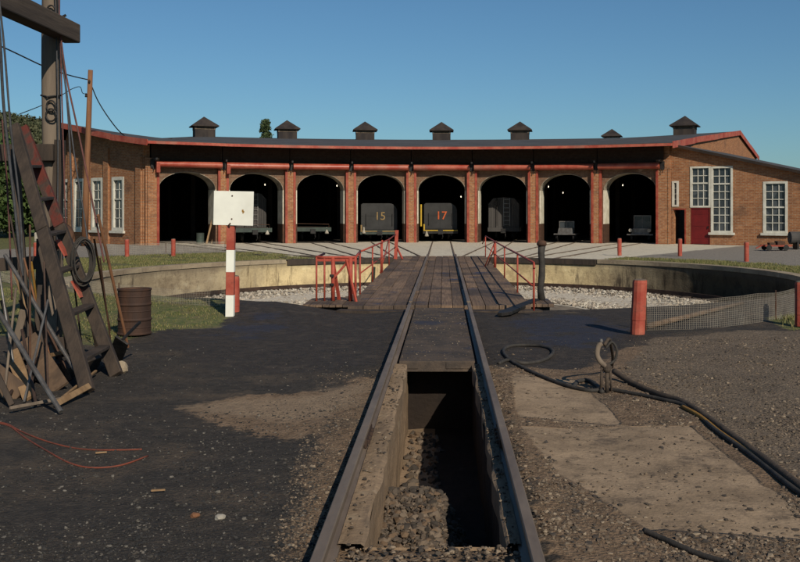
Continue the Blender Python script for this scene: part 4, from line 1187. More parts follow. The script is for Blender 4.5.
def speeder(k, s, label, x_off, w=1.5, z_ws=1.35, lamps=True):
    root = thing('motor_car', label, 'rail motor car', pol(RB + s, TS[k]), -TS[k], 'small track motor cars')
    mx = Matrix.Translation((x_off, 0, 0)); hw = w / 2
    bm = B(); box(bm, -hw, hw, 0, 2.2, .50, .58, mx=mx); prism(bm, [(-hw * .7, .58), (hw * .7, .58), (hw * .6, .95), (-hw * .6, .95)], .25, 1.0, mx=mx); d = obj('body', bm, M['steel'], root)
    bm = B()
    for x in (-hw * .65, hw * .65): box(bm, x - .03, x + .03, 1.0, 1.06, .58, z_ws, mx=mx)
    box(bm, -hw * .65 - .03, hw * .65 + .03, .99, 1.07, z_ws, z_ws + .06, mx=mx); box(bm, -.02, .02, 1.0, 1.05, .9, z_ws, mx=mx); obj('windscreen_frame', bm, M['steel'], root)
    bm = B(); box(bm, -hw * .6, hw * .6, 1.02, 1.035, .95, z_ws - .001, mx=mx); obj('windscreen', bm, M['glass'], root)
    bm = B(); box(bm, -hw * .5, hw * .5, 1.3, 1.8, .58, .95, mx=mx); obj('seat', bm, M['wood_dark'], root)
    if lamps:
        for sx in (-1, 1):
            bm = B(); tube(bm, [mx @ Vector((sx * hw * .72, .0, .82)), mx @ Vector((sx * hw * .72, .16, .82))], [.12, .05], 12); obj('headlight', bm, M['chalk'], root)
    wheels(root, (.35, 1.8), mx, r=.22)
    return root
speeder(6, 1.4, 'small open track motor car in the stall left of the rightmost stall', -.15, 1.5, 1.35, False)
speeder(7, 1.8, 'small track motor car with pale headlamps in the rightmost stall', .35, 1.7, 1.75)

# leaning planks, drum in the leftmost stall
for i, (a, b, lab) in enumerate((((-.0, .9), (.75, 2.2), 'tall tan plank leaning in the leftmost stall'), ((.35, .9), (.95, 1.9), 'short tan plank leaning in the leftmost stall'))):
    mx = frame(RB + .9, TS[0] + .028); bm = B(); beam(bm, mx @ Vector((a[0] + .45, 0, 0)), mx @ Vector((b[0] + .3, .35, b[1])), .11, .04, (0, 1, 0)); tag(obj('wood_plank', bm, M['wood_tan'], None), lab, 'plank', 'planks leaning in the leftmost stall')
mx = frame(RB + 1.4, TH[1] - .035); bm = B(); lathe(bm, [(.24, 0), (.25, .02), (.24, .3), (.255, .32), (.24, .34), (.24, .65), (.25, .68), (.23, .69)], 18, tuple((mx @ Vector((0, 0, 0)))[:2]))
tag(obj('drum', bm, M['green_grey'], None, smooth=False), 'small grey green drum just inside the leftmost stall', 'drum')

# pendant lamps glowing inside
for px, py, s, lab in ((265, 185, 9, 'lit hanging lamp deep inside the stall behind the white sign'), (337, 186, 9, 'lit hanging lamp inside the third stall from the left'), (461, 197, 12, 'faint lit lamp inside the stall of tender 17'), (548.5, 187, 9, 'upper lit lamp inside the second stall from the right'), (563, 193, 14, 'lower lit lamp inside the second stall from the right'), (622.8, 185.5, 11, 'lit hanging lamp inside the rightmost stall')):
    t = solve_theta(px, RB + s); d = pol(RB + s, t).y; z = CAMH - (py - PY0) * d / FPX; q = pol(RB + s, t)
    root = thing('hanging_lamp', lab, 'lamp', (q.x, q.y, z), 0, 'hanging lamps inside the roundhouse')
    bm = B(); lathe(bm, [(.012, -.04), (.028, -.025), (.036, .0), (.026, .045), (.02, .08)], 12); obj('bulb', bm, M['bulb'], root)
    bm = B(); lathe(bm, [(.20, .09), (.18, .12), (.05, .22), (.03, .3)], 14); obj('lamp_shade', bm, M['steel'], root)
    bm = B(); tube(bm, [(0, 0, .3), (0, 0, roof_z(s) - .14 - z)], .012, 5); obj('cord', bm, M['black'], root)

# ------------------------------------------------------------------ bollards
def make_bollard(h, r, label, loc, lean=0.0):
    root = thing('bollard', label, 'bollard', loc, 0, 'red timber posts around the turntable pit')
    bm = B(); n = 12
    prof = [(r * .98, 0), (r, .05), (r * .97, h * .25), (r * 1.02, h * .27), (r * .98, h * .6), (r, h - .04), (r * .93, h)]
    lathe(bm, prof, n)
    for v in bm.verts:
        k = 1 + .05 * noise.noise(v.co * 5); v.co.x *= k; v.co.y *= k; v.co.x += lean * v.co.z
    obj('shaft', bm, M['red_wood'], root, smooth=False, bevel=.0)
    bm = B(); lathe(bm, [(r * .88, h - .002), (r * .84, h + .012), (r * .4, h + .022)], n)
    for v in bm.verts: v.co.x += lean * v.co.z
    obj('worn_top', bm, M['wood_grey'], root)
    return root
make_bollard(.92, .125, 'thick chipped red timber post beside the hoses at the near right pit edge', G(637.5, 334), .045)
small = make_bollard(.80, .10, 'short red post on the grass in front of the rightmost stall', G(619.5, 255.5))
dup(small, G(680, 256), .8, 'short red post on the grass in front of the dark workshop doorway')
dup(small, G(746.5, 261.5), 1.6, 'short red post on the grass in front of the tall workshop windows')
dup(small, G(800.5, 326), 2.2, 'red post cut off at the right edge of the picture beside the wire mesh')
dup(small, G(173.3, 256.5), 3.0, 'short red post on the grass in front of the leftmost stall')
dup(small, G(127, 257), .3, 'short red post on the grass in front of the left gable wall')
dup(small, G(234.5, 316.5), 1.1, 'red post standing directly behind the striped sign post')
dup(small, G(36, 262), 1.9, 'red post on the grass seen behind the ladder and ropes at far left')

# ------------------------------------------------------------------ white sign on striped post
sb = G(230, 319.5)
sg = thing('sign', 'blank white board on a post striped red and white', 'sign', sb)
D1 = sb.y
def sz(py): return CAMH - (py - PY0) * D1 / FPX
bands = [(319.5, 295, 'white'), (295, 272, 'red_wood'), (272, 250, 'white'), (250, 195, 'red_wood')]
for y0, y1, mt in bands:
    bm = B(); ln = .012
    z0, z1 = max(sz(y0), -.05), sz(y1)
    beam(bm, (ln * z0, 0, z0), (ln * z1, 0, z1), .155, .13, (0, 1, 0)); obj('post_band', bm, M[mt if mt != 'white' else 'board'], sg, bevel=.006)
bm = B(); mxs = Matrix.Translation((.045, -.085, 0)) @ Matrix.Rotation(R_(1.2), 4, 'Y') @ Matrix.Rotation(R_(-3), 4, 'Z')
box(bm, -.39, .385, -.012, .012, sz(225.3), sz(191.3), mx=mxs); bd = obj('board', bm, M['board'], sg, bevel=.004)
bm = B()
for x, z, s_ in ((.20, .45, .022), (.17, .42, .012), (.21, .40, .009)): lathe(bm, [(s_, 0), (s_ * .8, .004)], 8)
bm.free()
bm = B()
for x, z, s_ in ((.185, sz(210.5), .02), (.205, sz(211.5), .012), (.19, sz(212.5), .013)): box(bm, x - s_, x + s_ * .6, -.0155, -.0125, z - s_ * 1.3, z + s_, mx=mxs)
obj('rust_spot', bm, M['ochre_rod'], bd)
for zq in (196, 219):
    bm = B(); lathe(bm, [(.016, -.004), (.016, .004), (.008, .008)], 8)
    for v in bm.verts: v.co = mxs @ Vector((v.co.x - .03, -.014 - v.co.z, v.co.y + sz(zq)))
    obj('bolt', bm, M['rust'], bd)
bm = B(); tube(bm, [(.02, -.10, sz(226.5)), (.0, -.115, sz(225)), (.035, -.115, sz(223))], .014, 6); obj('bracket', bm, M['rust'], sg)

# ------------------------------------------------------------------ rusty barrel
bl = thing('barrel', 'rusty brown steel drum standing at the edge of the grass', 'barrel', G(134.5, 334))
bm = B(); R0 = .272; H0 = .78; prof = [(R0 - .01, 0), (R0 + .012, .01), (R0 + .012, .03), (R0, .045)]
for zc in (H0 * .33, H0 * .66): prof += [(R0, zc - .03), (R0 + .016, zc), (R0, zc + .03)]
for zc in (H0 * .15, H0 * .5, H0 * .82): prof += [(R0 - .001, zc), (R0 + .005, zc + .012), (R0 - .001, zc + .024)]
prof.sort(key=lambda q: q[1]); prof += [(R0, H0 - .04), (R0 + .012, H0 - .025), (R0 + .012, H0)]
prof += [(R0 - .02, H0), (R0 - .025, H0 - .03), (.02, H0 - .035)]
lathe(bm, prof, 56); obj('shell', bm, M['barrel'], bl)
bm = B(); lathe(bm, [(.04, H0 - .034), (.04, H0 - .01), (.03, H0 - .008)], 12, (.15, -.05)); obj('bung', bm, M['black'], bl)

# ------------------------------------------------------------------ wire mesh around the pit
def mesh_fence(pts, h, cell, r, label):
    root = thing('wire_fence', label, 'wire fence', (0, 0, 0), 0, 'wire mesh around the pit')
    pts = smooth_path(pts, 8); seg = [0]
    for a, b in zip(pts, pts[1:]): seg.append(seg[-1] + (b - a).length)
    def at(s):
        for i in range(len(seg) - 1):
            if s <= seg[i + 1]: return pts[i].lerp(pts[i + 1], (s - seg[i]) / (seg[i + 1] - seg[i] + 1e-9))
        return pts[-1]
    n = int(seg[-1] / cell); base = [at(i * cell) for i in range(n + 1)]
    bm = B(); m = int(h / cell)
    wob = lambda i, j: Vector((.02 * noise.noise((i * .1, j * .2, 1)), .03 * noise.noise((i * .07, j * .3, 2)), j * cell * (1 + .05 * noise.noise((i * .05, 0, 3))) + .02 * noise.noise((i * .04, 5, 3))))
    for i in range(n + 1): tube(bm, [base[i] + wob(i, j) for j in range(0, m + 1, max(1, m // 2))], r, 3, cap=False)
    for j in range(m + 1): tube(bm, [base[i] + wob(i, j) for i in range(0, n + 1, 3)], r, 3, cap=False)
    obj('mesh_panel', bm, M['wire'], root)
    for i in range(0, n + 1, max(1, int(3.4 / cell))):
        bm = B(); tube(bm, [base[i] - Vector((0, 0, .1)), base[i] + Vector((0, 0, h + .03))], .014, 6); obj('stake', bm, M['rust'], root)
M['wire'] = simple('galvanised_wire', (0.36, 0.32, 0.26), (0.28, 0.24, 0.19), 3, .7, .0, 0)
mesh_fence([G(646, 330), G(705, 328.5), G(760, 322), G(800, 315), G(850, 304), G(880, 292)], .54, .038, .0023, 'low wire mesh along the near right rim of the pit')
mesh_fence([G(226, 313), G(180, 311), G(130, 306), G(85, 299), G(40, 290), G(0, 281)], .46, .038, .0022, 'low wire mesh in the grass behind the barrel')
mesh_fence([G(225, 251), G(190, 252), G(150, 253.5), G(105, 255)], .48, .06, .006, 'low wire mesh in front of the leftmost stall')

# ------------------------------------------------------------------ poles and the derrick at left
ax = P(52, 300, 15.0).x
dk = thing('derrick', 'tall grey timber post with heavy crossbeams at the left edge', 'derrick', (ax, 15.0, 0))
bm = B(); n = 16; zs = [0 + 10 * i / 20 for i in range(21)]
tube(bm, [(.02 * math.sin(z), 0, z) for z in zs], [.155 - .004 * z for z in zs], n); obj('post', bm, M['wood_grey'], dk, smooth=True)
bm = B(); beam(bm, (.20, .3, 4.92), (.14, -9.5, 4.92), .27, .30); obj('crossbeam', bm, M['wood_beam'], dk, bevel=.02)
bm = B(); beam(bm, (-2.4, -.22, 2.98), (.12, -.20, 3.0), .14, .26); obj('crossbeam', bm, M['wood_dark'], dk, bevel=.01)
bm = B(); beam(bm, (-3.0, -.25, 1.15), (.10, -.22, 1.32), .16, .2); obj('crossbeam', bm, M['wood_dark'], dk, bevel=.01)
bm = B(); beam(bm, (.17, -.1, 3.2), (.05, -.15, .2), .14, .12, (0, 1, 0)); obj('brace', bm, M['wood_dark'], dk)
bm = B()
for zc, rr in ((3.72, .07), (3.58, .08), (5.2, .06)):
    tube(bm, [(.06 + rr * math.cos(q), -.18, zc + rr * 1.2 * math.sin(q)) for q in (2 * math.pi * i / 14 for i in range(14))], .014, 6, True)
tube(bm, [(-.15, -.05, 3.9), (0, -.19, 3.86), (.17, -.05, 3.9)], .016, 6); tube(bm, [(.1, -.25, 5.0), (.30, -.2, 5.12)], .02, 6)
obj('hook', bm, M['black'], dk)
bm = B(); tube(bm, [(-3.05, -.1, 0), (-3.0, -.1, 5)], [.15, .14], 14); obj('post', bm, M['wood_grey'], dk, smooth=True)

up = G(84.5, 246.0)
ul = thing('utility_pole', 'slim brown utility pole in front of the left gable wall', 'utility pole', up)
bm = B(); tube(bm, [(0, 0, 0), (.10, 0, 3.5), (.24, 0, 7.2), (.36, 0, 10.55)], [.20, .18, .16, .14], 14); obj('shaft', bm, M['wood_pole'], ul, smooth=True)
bm = B(); lathe(bm, [(.05, 0), (.08, .05), (.05, .12), (.07, .18), (.03, .24)], 10, (.16, -.18))
for v in bm.verts: v.co.z += 8.9
lathe(bm, [(.05, 9.75), (.07, 9.85), (.03, 9.95)], 10, (.36, -.18)); obj('insulator', bm, M['black'], ul)
def wire(pts, r, label, name='overhead_wire', mat='black', cat='wire', group='overhead wires'):
    bm = B(); tube(bm, smooth_path(pts, 6), r, 6); return tag(obj(name, bm, M[mat], None, smooth=True), label, cat, group)
wire([P(-60, 22, 42), P(0, 46, 46), P(44, 66.5, 50), P(68, 75, 53), P(89, 80, 58)], .035, 'overhead wire running down from the left picture edge to the utility pole top')
wire([P(92, 87, 58), P(98, 101, 58.5), P(108, 117, 59), P(119, 131, 60), P(131, 141, 61)], .035, 'slack black wire hanging from the utility pole to the roundhouse eave')
wire([P(20, 114, 46), P(44, 104.5, 50), P(62, 95, 54), P(72, 89, 56), P(80, 87, 57.5), P(82.5, 93, 58), P(86, 94, 58)], .022, 'thin lower wire with a curl beside the utility pole')

# ladder
fl_, fr_ = G(88, 392), G(116.5, 375); tl_, tr_ = P(14, 126, 13.6), P(23, 128, 14.6)
ld = thing('ladder', 'heavy dark wooden step ladder with red painted upper stiles leaning on the derrick', 'ladder', fl_)
def LL_(p): return p - fl_
nrm = (tl_ - fl_).cross(fr_ - fl_).normalized()
for f, t, nm in ((fl_, tl_, 'l'), (fr_, tr_, 'r')):
    bm = B(); beam(bm, LL_(f), LL_(f.lerp(t, .56)), .08, .165, nrm); st = obj('stile', bm, M['wood_dark'], ld, bevel=.012)
    bm = B(); beam(bm, LL_(f.lerp(t, .562)), LL_(t), .082, .16, nrm); obj('painted_end', bm, M['red_old' if nm == 'r' else 'wood_dark'], st, bevel=.012)
for i, f in enumerate((.10, .25, .40, .54, .68, .82)):
    bm = B(); a, b = LL_(fl_.lerp(tl_, f)), LL_(fr_.lerp(tr_, f))
    e2 = (b - a).normalized() * .03; beam(bm, a + e2, b - e2, .15, .045); obj('step', bm, M['wood_dark'], ld, bevel=.008)
for f in (.47, .31):
    bm = B(); c = LL_(fr_.lerp(tr_, f)); beam(bm, c + Vector((.02, -.12, -.1)), c + Vector((-.1, -.12, .12)), .16, .02, nrm); obj('paint_patch', bm, M['red_wood'], ld)

# ropes
def rope(pts, r, mat, label):
    bm = B(); tube(bm, smooth_path(pts, 5), r, 6); tag(obj('rope', bm, M[mat], None, smooth=True), label, 'rope', 'ropes and cables hanging from the derrick')
rope([P(57.5, -30, 14.75), P(60, 45, 14.75), P(66, 90, 14.6), P(70, 150, 14.5), P(73, 255, 14.3)], 0.0136, 'rope_grey', 'grey cable hanging almost straight down from the crossbeam end')
rope([P(60, 30, 14.7), P(66, 75, 14.6), P(80, 140, 14.2), P(93, 205, 13.9), P(104, 262, 13.6)], 0.0136, 'rope_red', 'faded red rope slanting furthest right from the crossbeam end')
rope([P(61, 48, 14.7), P(67, 95, 14.6), P(75, 160, 14.3), P(84, 215, 14.0), P(92, 275, 13.5)], 0.0112, 'rope_grey', 'thin dark rope slanting between the grey cable and the faded red rope')
rope([P(55, -10, 14.75), P(57, 60, 14.75), P(58, 150, 14.7), P(57, 250, 14.6)], 0.0099, 'rope_grey', 'dark line running down the face of the derrick post')
rope([P(59, -30, 14.7), P(59.5, 20, 14.7), P(60.5, 44, 14.7), P(62.5, 120, 14.6), P(66, 230, 14.3)], 0.0112, 'rope_red', 'reddish rope hanging close beside the derrick post')
rope([P(-6, -20, 11.8), P(0, 40, 12), P(4, 110, 12.3), P(14, 200, 12.5), P(27, 320, 12.6)], 0.0186, 'rope_grey', 'thick grey cable running down the left edge of the picture')
rope([P(-1, 0, 12.4), P(4, 45, 12.5), P(11, 130, 12.7), P(20, 210, 12.8), P(24, 300, 12.8)], 0.0136, 'rope_grey', 'thinner dark cable just right of the thick grey cable at the left edge')
rope([P(2, 120, 13.2), P(8, 200, 13.2), P(12, 300, 13)], 0.0124, 'rope_red', 'short rust coloured line behind the two cables at the left edge')

# coil
cc = P(84, 262, 12.9); bm = B()
for i in range(6):
    o_ = Vector((.02 * i - .05, -.02 * i, .015 * (i % 3))); s_ = 1 + .06 * (i % 4)
    tube(bm, [cc + o_ + Vector(((.105 * s_) * math.cos(q), .07 * math.cos(q), .27 * s_ * math.sin(q))) for q in (2 * math.pi * j / 28 for j in range(28))], .012, 6, True)
tag(obj('cable_coil', bm, M['rubber'], None, smooth=True), 'coil of black cable hung on the ladder', 'cable')

# scrap leaning round the foot of the derrick
def bar(name, a, b, w, h, mat, label, cat, round_=False, group='scrap leaning around the derrick'):
    bm = B()
    if round_: tube(bm, [a, b], w, 10)
    else: beam(bm, a, b, w, h, (0.3, -1, .2))
    tag(obj(name, bm, M[mat], None, bevel=0 if round_ else .006), label, cat, group)
g0 = lambda px, py: G(px, py, .02)
bar('steel_pipe', g0(61, 412), P(-14, 292, 10.9), .026, 0, 'steel', 'long grey pipe slanting down to the right at the very front of the scrap', 'pipe', True)
bar('steel_pipe', g0(86, 388), P(5, 255, 12.2), .024, 0, 'steel', 'grey pipe leaning with its foot beside the ladder foot', 'pipe', True)
bar('wood_stick', G(56, 404, .04), G(89, 386, .10), .07, .04, 'wood_tan', 'pale wooden stick lying flat in front of the ladder foot', 'stick')
bar('wood_stick', G(40, 358, .25), G(72, 350, .42), .05, .03, 'wood_tan', 'short pale stick wedged across the scrap', 'stick')
bar('brown_board', g0(60, 388), P(28, 338, 12.0), .22, .04, 'old_board', 'wide brown board leaning behind the slanting pipes', 'board')
bar('orange_board', g0(30, 398), P(12, 352, 11.3), .15, .05, 'wood_tan', 'short orange brown board leaning at lower left', 'board')
bar('brown_board', g0(20, 396), P(-22, 362, 10.9), .26, .05, 'old_board', 'wide brown board leaning at the left edge low down', 'board')
bar('ochre_rod', g0(46, 356), P(31, 262, 13.2), .018, 0, 'ochre_rod', 'thin ochre rod standing upright among the scrap', 'rod', True)
bar('brown_pole', g0(128, 347), P(98, 215, 13.6), .022, 0, 'wood_pole', 'thin brown pole with a knot leaning right of the ladder', 'pole', True)
bar('brown_pole', g0(110, 330), P(94, 238, 14.0), .016, 0, 'wood_pole', 'thinnest brown pole behind the knotted pole', 'pole', True)
for i, (a, b, w, mt, lab) in enumerate(((30, 150, .055, 'wood_dark', 'thick dark post standing behind the left cables'), (42, 240, .07, 'wood_dark', 'stubby dark post between cable and ladder'), (52, 252, .06, 'wood_grey', 'short grey post beside the stubby dark post'))):
    d = 13.4; bar('dark_post', Vector((P(a - 2, 300, d).x, d, 0)), P(a + 3 * (i - 1) - (12 if i == 0 else 0), b, d + .6), w * 2, w * 2, mt, lab, 'post')
bar('iron_bar', g0(52, 372), P(20, 300, 12.4), .022, 0, 'rust', 'rusty iron bar crossing in front of the wide brown board', 'bar', True)
bar('iron_bar', g0(36, 404), P(22, 330, 11.5), .018, 0, 'rail_rust', 'dark iron bar standing nearly upright at lower left', 'bar', True)
bar('iron_bar', g0(5, 400), P(60, 330, 12.6), .020, 0, 'rail_rust', 'dark iron bar crossing the other way low in the scrap', 'bar', True)
bar('timber_block', G(95, 360, .08), G(60, 372, .10), .18, .16, 'wood_dark', 'dark timber lying under the ladder', 'timber')
bar('timber_block', G(70, 345, .14), G(20, 352, .16), .24, .24, 'wood_dark', 'heavy dark timber lying behind the ladder foot', 'timber')
bar('timber_block', G(40, 372, .1), G(-20, 380, .1), .2, .18, 'wood_dark', 'dark timber lying at the left edge under the boards', 'timber')
for a, b, d, w, h, mt, nm, lab in (
        ((24, 380), (2, 300), 11.8, .05, .05, 'wood_dark', 'wood_strip', 'dark square strip leaning left between the two grey pipes'),
        ((34, 372), (40, 285), 12.6, .06, .04, 'wood_dark', 'wood_strip', 'dark upright strip in front of the derrick foot'),
        ((44, 368), (14, 270), 12.5, .035, .035, 'wood_tan', 'wood_strip', 'pale thin strip leaning steeply behind the wide brown board'),
        ((12, 405), (-30, 318), 10.4, .06, .05, 'wood_dark', 'wood_strip', 'dark strip leaning out of the picture at the lower left edge'),
        ((70, 380), (38, 310), 12.0, .05, .03, 'rust', 'iron_strap', 'flat rusty strap leaning on the left ladder stile'),
        ((78, 372), (64, 300), 12.4, .04, .03, 'rail_rust', 'iron_strap', 'flat dark strap standing steeply behind the ladder'),
        ((98, 352), (84, 280), 13.2, .06, .05, 'wood_dark', 'wood_strip', 'dark strip standing between the two ladder stiles'),
        ((8, 372), (24, 310), 12.3, .09, .03, 'wood_grey', 'wood_strip', 'grey weathered strip leaning the other way at far left')):
    bar(nm, g0(*a), P(b[0], b[1], d), w, h, mt, lab, 'strip' if 'strip' in nm else 'strap')
for a, b, d, w, mt, nm, lab in (
        ((18, 392), (-6, 240), 11.6, .014, 'steel', 'thin_rod', 'thin grey rod rising steeply at the left edge'),
        ((40, 378), (10, 215), 12.4, .012, 'rail_rust', 'thin_rod', 'long thin dark rod leaning from the lower left cable foot'),
        ((30, 386), (30, 225), 12.1, .013, 'rust', 'thin_rod', 'thin rusty rod standing upright left of the ladder'),
        ((56, 380), (24, 258), 12.2, .012, 'wood_pole', 'thin_rod', 'thin brown rod leaning across the ochre rod'),
        ((48, 392), (44, 262), 11.9, .012, 'rail_rust', 'thin_rod', 'thin black rod standing just left of the lower ladder stile'),
        ((68, 366), (52, 232), 12.9, .013, 'wood_pole', 'thin_rod', 'brown rod behind the lower ladder stile'),
        ((24, 402), (48, 300), 11.5, .013, 'steel', 'thin_rod', 'short grey rod leaning to the right low in the scrap'),
        ((84, 362), (72, 268), 13.0, .012, 'rail_rust', 'thin_rod', 'thin dark rod seen between the ladder steps'),
        ((4, 398), (16, 288), 11.2, .014, 'wood_grey', 'thin_rod', 'grey stick crossing the thick front pipe at the left edge'),
        ((112, 352), (100, 258), 13.6, .011, 'rust', 'thin_rod', 'thin rusty rod right of the hanging coil')):
    bar(nm, g0(*a), P(b[0], b[1], d), w, 0, mt, lab, 'rod', True)
bar('wood_stick', G(10, 408, .05), G(75, 396, .03), .035, .03, 'wood_grey', 'grey stick lying flat under the long front pipe', 'stick')
bar('wood_stick', G(62, 398, .04), G(96, 371, .06), .03, .03, 'wood_tan', 'thin pale stick lying beside the ladder foot', 'stick')
bm = B(); bmesh.ops.create_icosphere(bm, subdivisions=2, radius=.085); q = G(122, 371)
for v in bm.verts: v.co = v.co * (1 + .35 * noise.noise(v.co * 14)) + q + Vector((0, 0, .05))
tag(obj('stone', bm, M['coping']), 'pale lump of stone by the right ladder foot', 'stone')
bm = B(); beam(bm, g0(114, 362), P(122, 340, 12.8), .20, .03, (0, -1, 0)); beam(bm, P(122, 340, 12.8), P(140, 322, 13.3), .03, .03); tag(obj('shovel', bm, M['black']), 'dark shovel blade leaning beside the barrel', 'shovel')
# thin wheel hub hanging at the ladder top
bm = B(); q0 = P(60, 236, 13.9); tube(bm, [q0 + Vector((.16 * math.cos(q), .03 * math.sin(q), .14 * math.sin(q))) for q in (2 * math.pi * i / 18 for i in range(18))], .05, 8, True)
tag(obj('pulley', bm, M['rust'], None, smooth=True), 'rusty pulley ring hanging at the ladder middle', 'pulley')

# ------------------------------------------------------------------ hoses and fittings on the ground
def hose(name, pts, r, mat, label, cat='hose', group=None, zoff=None):
    w = []
    for p in pts:
        z = p[2] if len(p) > 2 else r * .75
        q = G(p[0], p[1], z); q.z = z + gz(q.x, q.y); w.append(q)
    bm = B(); tube(bm, smooth_path(w, 6), r, 8); return tag(obj(name, bm, M[mat], None, smooth=True), label, cat, group)
hose('hose', [(499, 364), (508, 361), (525, 363), (545, 358), (553, 351), (540, 346), (515, 345), (504, 349), (506, 357), (516, 364), (540, 375), (565, 384), (588, 389), (603, 388)], .026, 'rubber', 'black rubber hose coiled in a loop on the oily ground right of the rail', 'hose', 'hoses on the ground')
hose('hose', [(574, 386), (578, 381), (588, 380), (596, 384), (602, 390)], .028, 'rubber', 'short black hose bend left of the standpipe', 'hose', 'hoses on the ground')
hose('hose', [(614, 371, .10), (632, 383), (658, 393), (684, 402), (712, 420), (745, 443), (775, 466), (812, 494)], .036, 'hose_brown', 'thick dirt caked hose running from the standpipe to the lower right', 'hose', 'hoses on the ground')
hose('hose', [(610, 388), (632, 392), (660, 398), (690, 407), (715, 428), (750, 452), (790, 484), (815, 500)], .024, 'rubber', 'thin black hose beside the thick dirt caked hose', 'hose', 'hoses on the ground')
hose('ochre_pipe', [(682, 406), (700, 416), (720, 430), (740, 443), (770, 464)], .022, 'ochre_rod', 'thin ochre yellow pipe lying between the hoses', 'pipe')
hose('red_cord', [(-8, 420), (8, 424), (20, 430), (45, 439), (75, 446), (105, 449), (142, 449)], .0075, 'hose_red', 'red cord upper strand lying on the black cinders', 'cord', 'red cord on the cinders')
hose('red_cord', [(-8, 421), (10, 426), (25, 436), (48, 450), (68, 461), (90, 466), (120, 464), (148, 455)], .0075, 'hose_red', 'red cord lower strand curving on the black cinders', 'cord', 'red cord on the cinders')
hose('dark_edge_line', [(644, 527), (668, 537), (698, 549), (735, 563), (780, 585)], .02, 'rubber', 'dark line at the lower right along the front edge of the tan slab', 'pipe')  # thin dark tube drawn as the dark edge line of the slab
pa, pb, pc = G(648, 326, .06), G(690, 316, .06), G(742, 303, .06)
bm = B(); tube(bm, [pa, pb, pc], [.055, .05, .04], 10); tag(obj('log', bm, M['old_board'], None, smooth=True), 'brown log lying behind the thick red post', 'log')
# standpipe with valve and old hose
sp = G(607, 391)
st = thing('standpipe', 'dirty iron standpipe with a curved hose beside the hoses on the right', 'standpipe', sp); st.scale = (.58, .58, .62)
bm = B(); tube(bm, [(.0, 0, -.02), (0, 0, .42)], .04, 10); tube(bm, [(-.12, .03, 0), (-.10, .02, .40)], .028, 8); tube(bm, [(.09, .0, 0), (.06, 0, .40)], .022, 8); obj('pipe', bm, M['hose_brown'], st, smooth=True)
bm = B(); lathe(bm, [(.06, .36), (.085, .40), (.085, .47), (.05, .52)], 12); box(bm, -.13, .10, -.03, .03, .42, .47); obj('valve', bm, M['hose_brown'], st)
bm = B(); tube(bm, smooth_path([(-.02, -.02, .46), (-.13, -.03, .55), (-.20, -.02, .68), (-.17, 0, .84), (-.10, 0, .90)], 5), .052, 10); obj('hose_arm', bm, M['wood_grey'], st, smooth=True)
bm = B(); tube(bm, smooth_path([(.0, .02, .48), (.16, .02, .58), (.20, .02, .78), (.10, .02, .92), (-.02, .02, .80)], 5), .026, 8); obj('hose_loop', bm, M['rubber'], st, smooth=True)
bm = B(); tube(bm, smooth_path([(-.05, .02, .86), (.08, .25, .95), (.22, .8, .75), (.40, 1.6, .40), (.50, 2.3, .10)], 5), .035, 8); obj('hose_tail', bm, M['hose_brown'], st, smooth=True)
bm = B(); lathe(bm, [(.03, .9), (.045, .93), (.03, .98)], 8, (-.12, 0)); obj('nozzle', bm, M['steel'], st)

# small cart and tank at the far right, by the workshop
q = G(793, 250.5)
ct = thing('hand_cart', 'low red hand cart loaded beside the brick workshop at the right edge', 'cart', q)
bm = B(); box(bm, -1.6, -.2, -.4, .4, .22, .30); beam(bm, (-1.6, 0, .3), (-2.0, -.1, .12), .06, .06); obj('platform', bm, M['red'], ct)
for x in (-1.4, -.5):
    for y in (-.38, .38):
        bm = B(); lathe(bm, [(.15, -.03), (.16, 0), (.15, .03)], 16)
        for v in bm.verts: v.co = Vector((v.co.x + x, v.co.z + y, v.co.y + .16))
        obj('wheel', bm, M['black'], ct)
bm = B(); box(bm, -.9, -.5, -.25, .25, .31, .5); box(bm, -1.3, -1.0, -.2, .2, .31, .42); obj('load', bm, M['rust'], ct)
tk = thing('steel_tank', 'grey steel tank on its side by the workshop at the right edge', 'tank', G(800, 249.5) + Vector((.35, .6, 0)))
bm = B(); tube(bm, [(-.75, 0, .62), (-.70, 0, .62), (1.4, 0, .62), (1.5, 0, .62)], [.2, .34, .34, .2], 20); obj('shell', bm, M['carbody'], tk, smooth=False)
bm = B(); box(bm, -.4, -.3, -.35, .35, 0, .4); box(bm, .9, 1.0, -.35, .35, 0, .4); obj('cradle', bm, M['black'], tk)

# ------------------------------------------------------------------ grass, stones
gp_ = []
def grass_patch(poly, n, hmin, hmax, cond=None):
    poly = gpoly(poly); xs_ = [p[0] for p in poly]; ys_ = [p[1] for p in poly]
    X = rng.uniform(min(xs_), max(xs_), n); Y = rng.uniform(min(ys_), max(ys_), n)
    sd = sdf_poly(X, Y, poly)
    for x, y, s in zip(X, Y, sd):
        if s < 0 or (s < .5 and random.random() > s / .5): continue
        if math.hypot(x - TC.x, y - TC.y) < RP + .45: continue
        if noise.noise((x * .8, y * .8, 4)) < -.12 and random.random() < .75: continue
        gp_.append((x, y, gz(x, y), random.uniform(hmin, hmax)))
grass_patch([(-60, 285), (60, 288), (140, 294), (222, 306), (233, 318), (215, 328), (160, 332), (100, 345), (40, 340), (-60, 330)], 60000, .012, .05)
grass_patch([(765, 318), (830, 305), (900, 318), (790, 330)], 5000, .03, .12)
for _ in range(30000):
    r = random.uniform(RP + .5, 20); t = random.uniform(-1.5, -.48); x, y = pol(r, t)[:2]
    if y > 27 and noise.noise((x * .5, y * .5, 4)) > -.25: gp_.append((x, y, 0, random.uniform(.03, .09)))
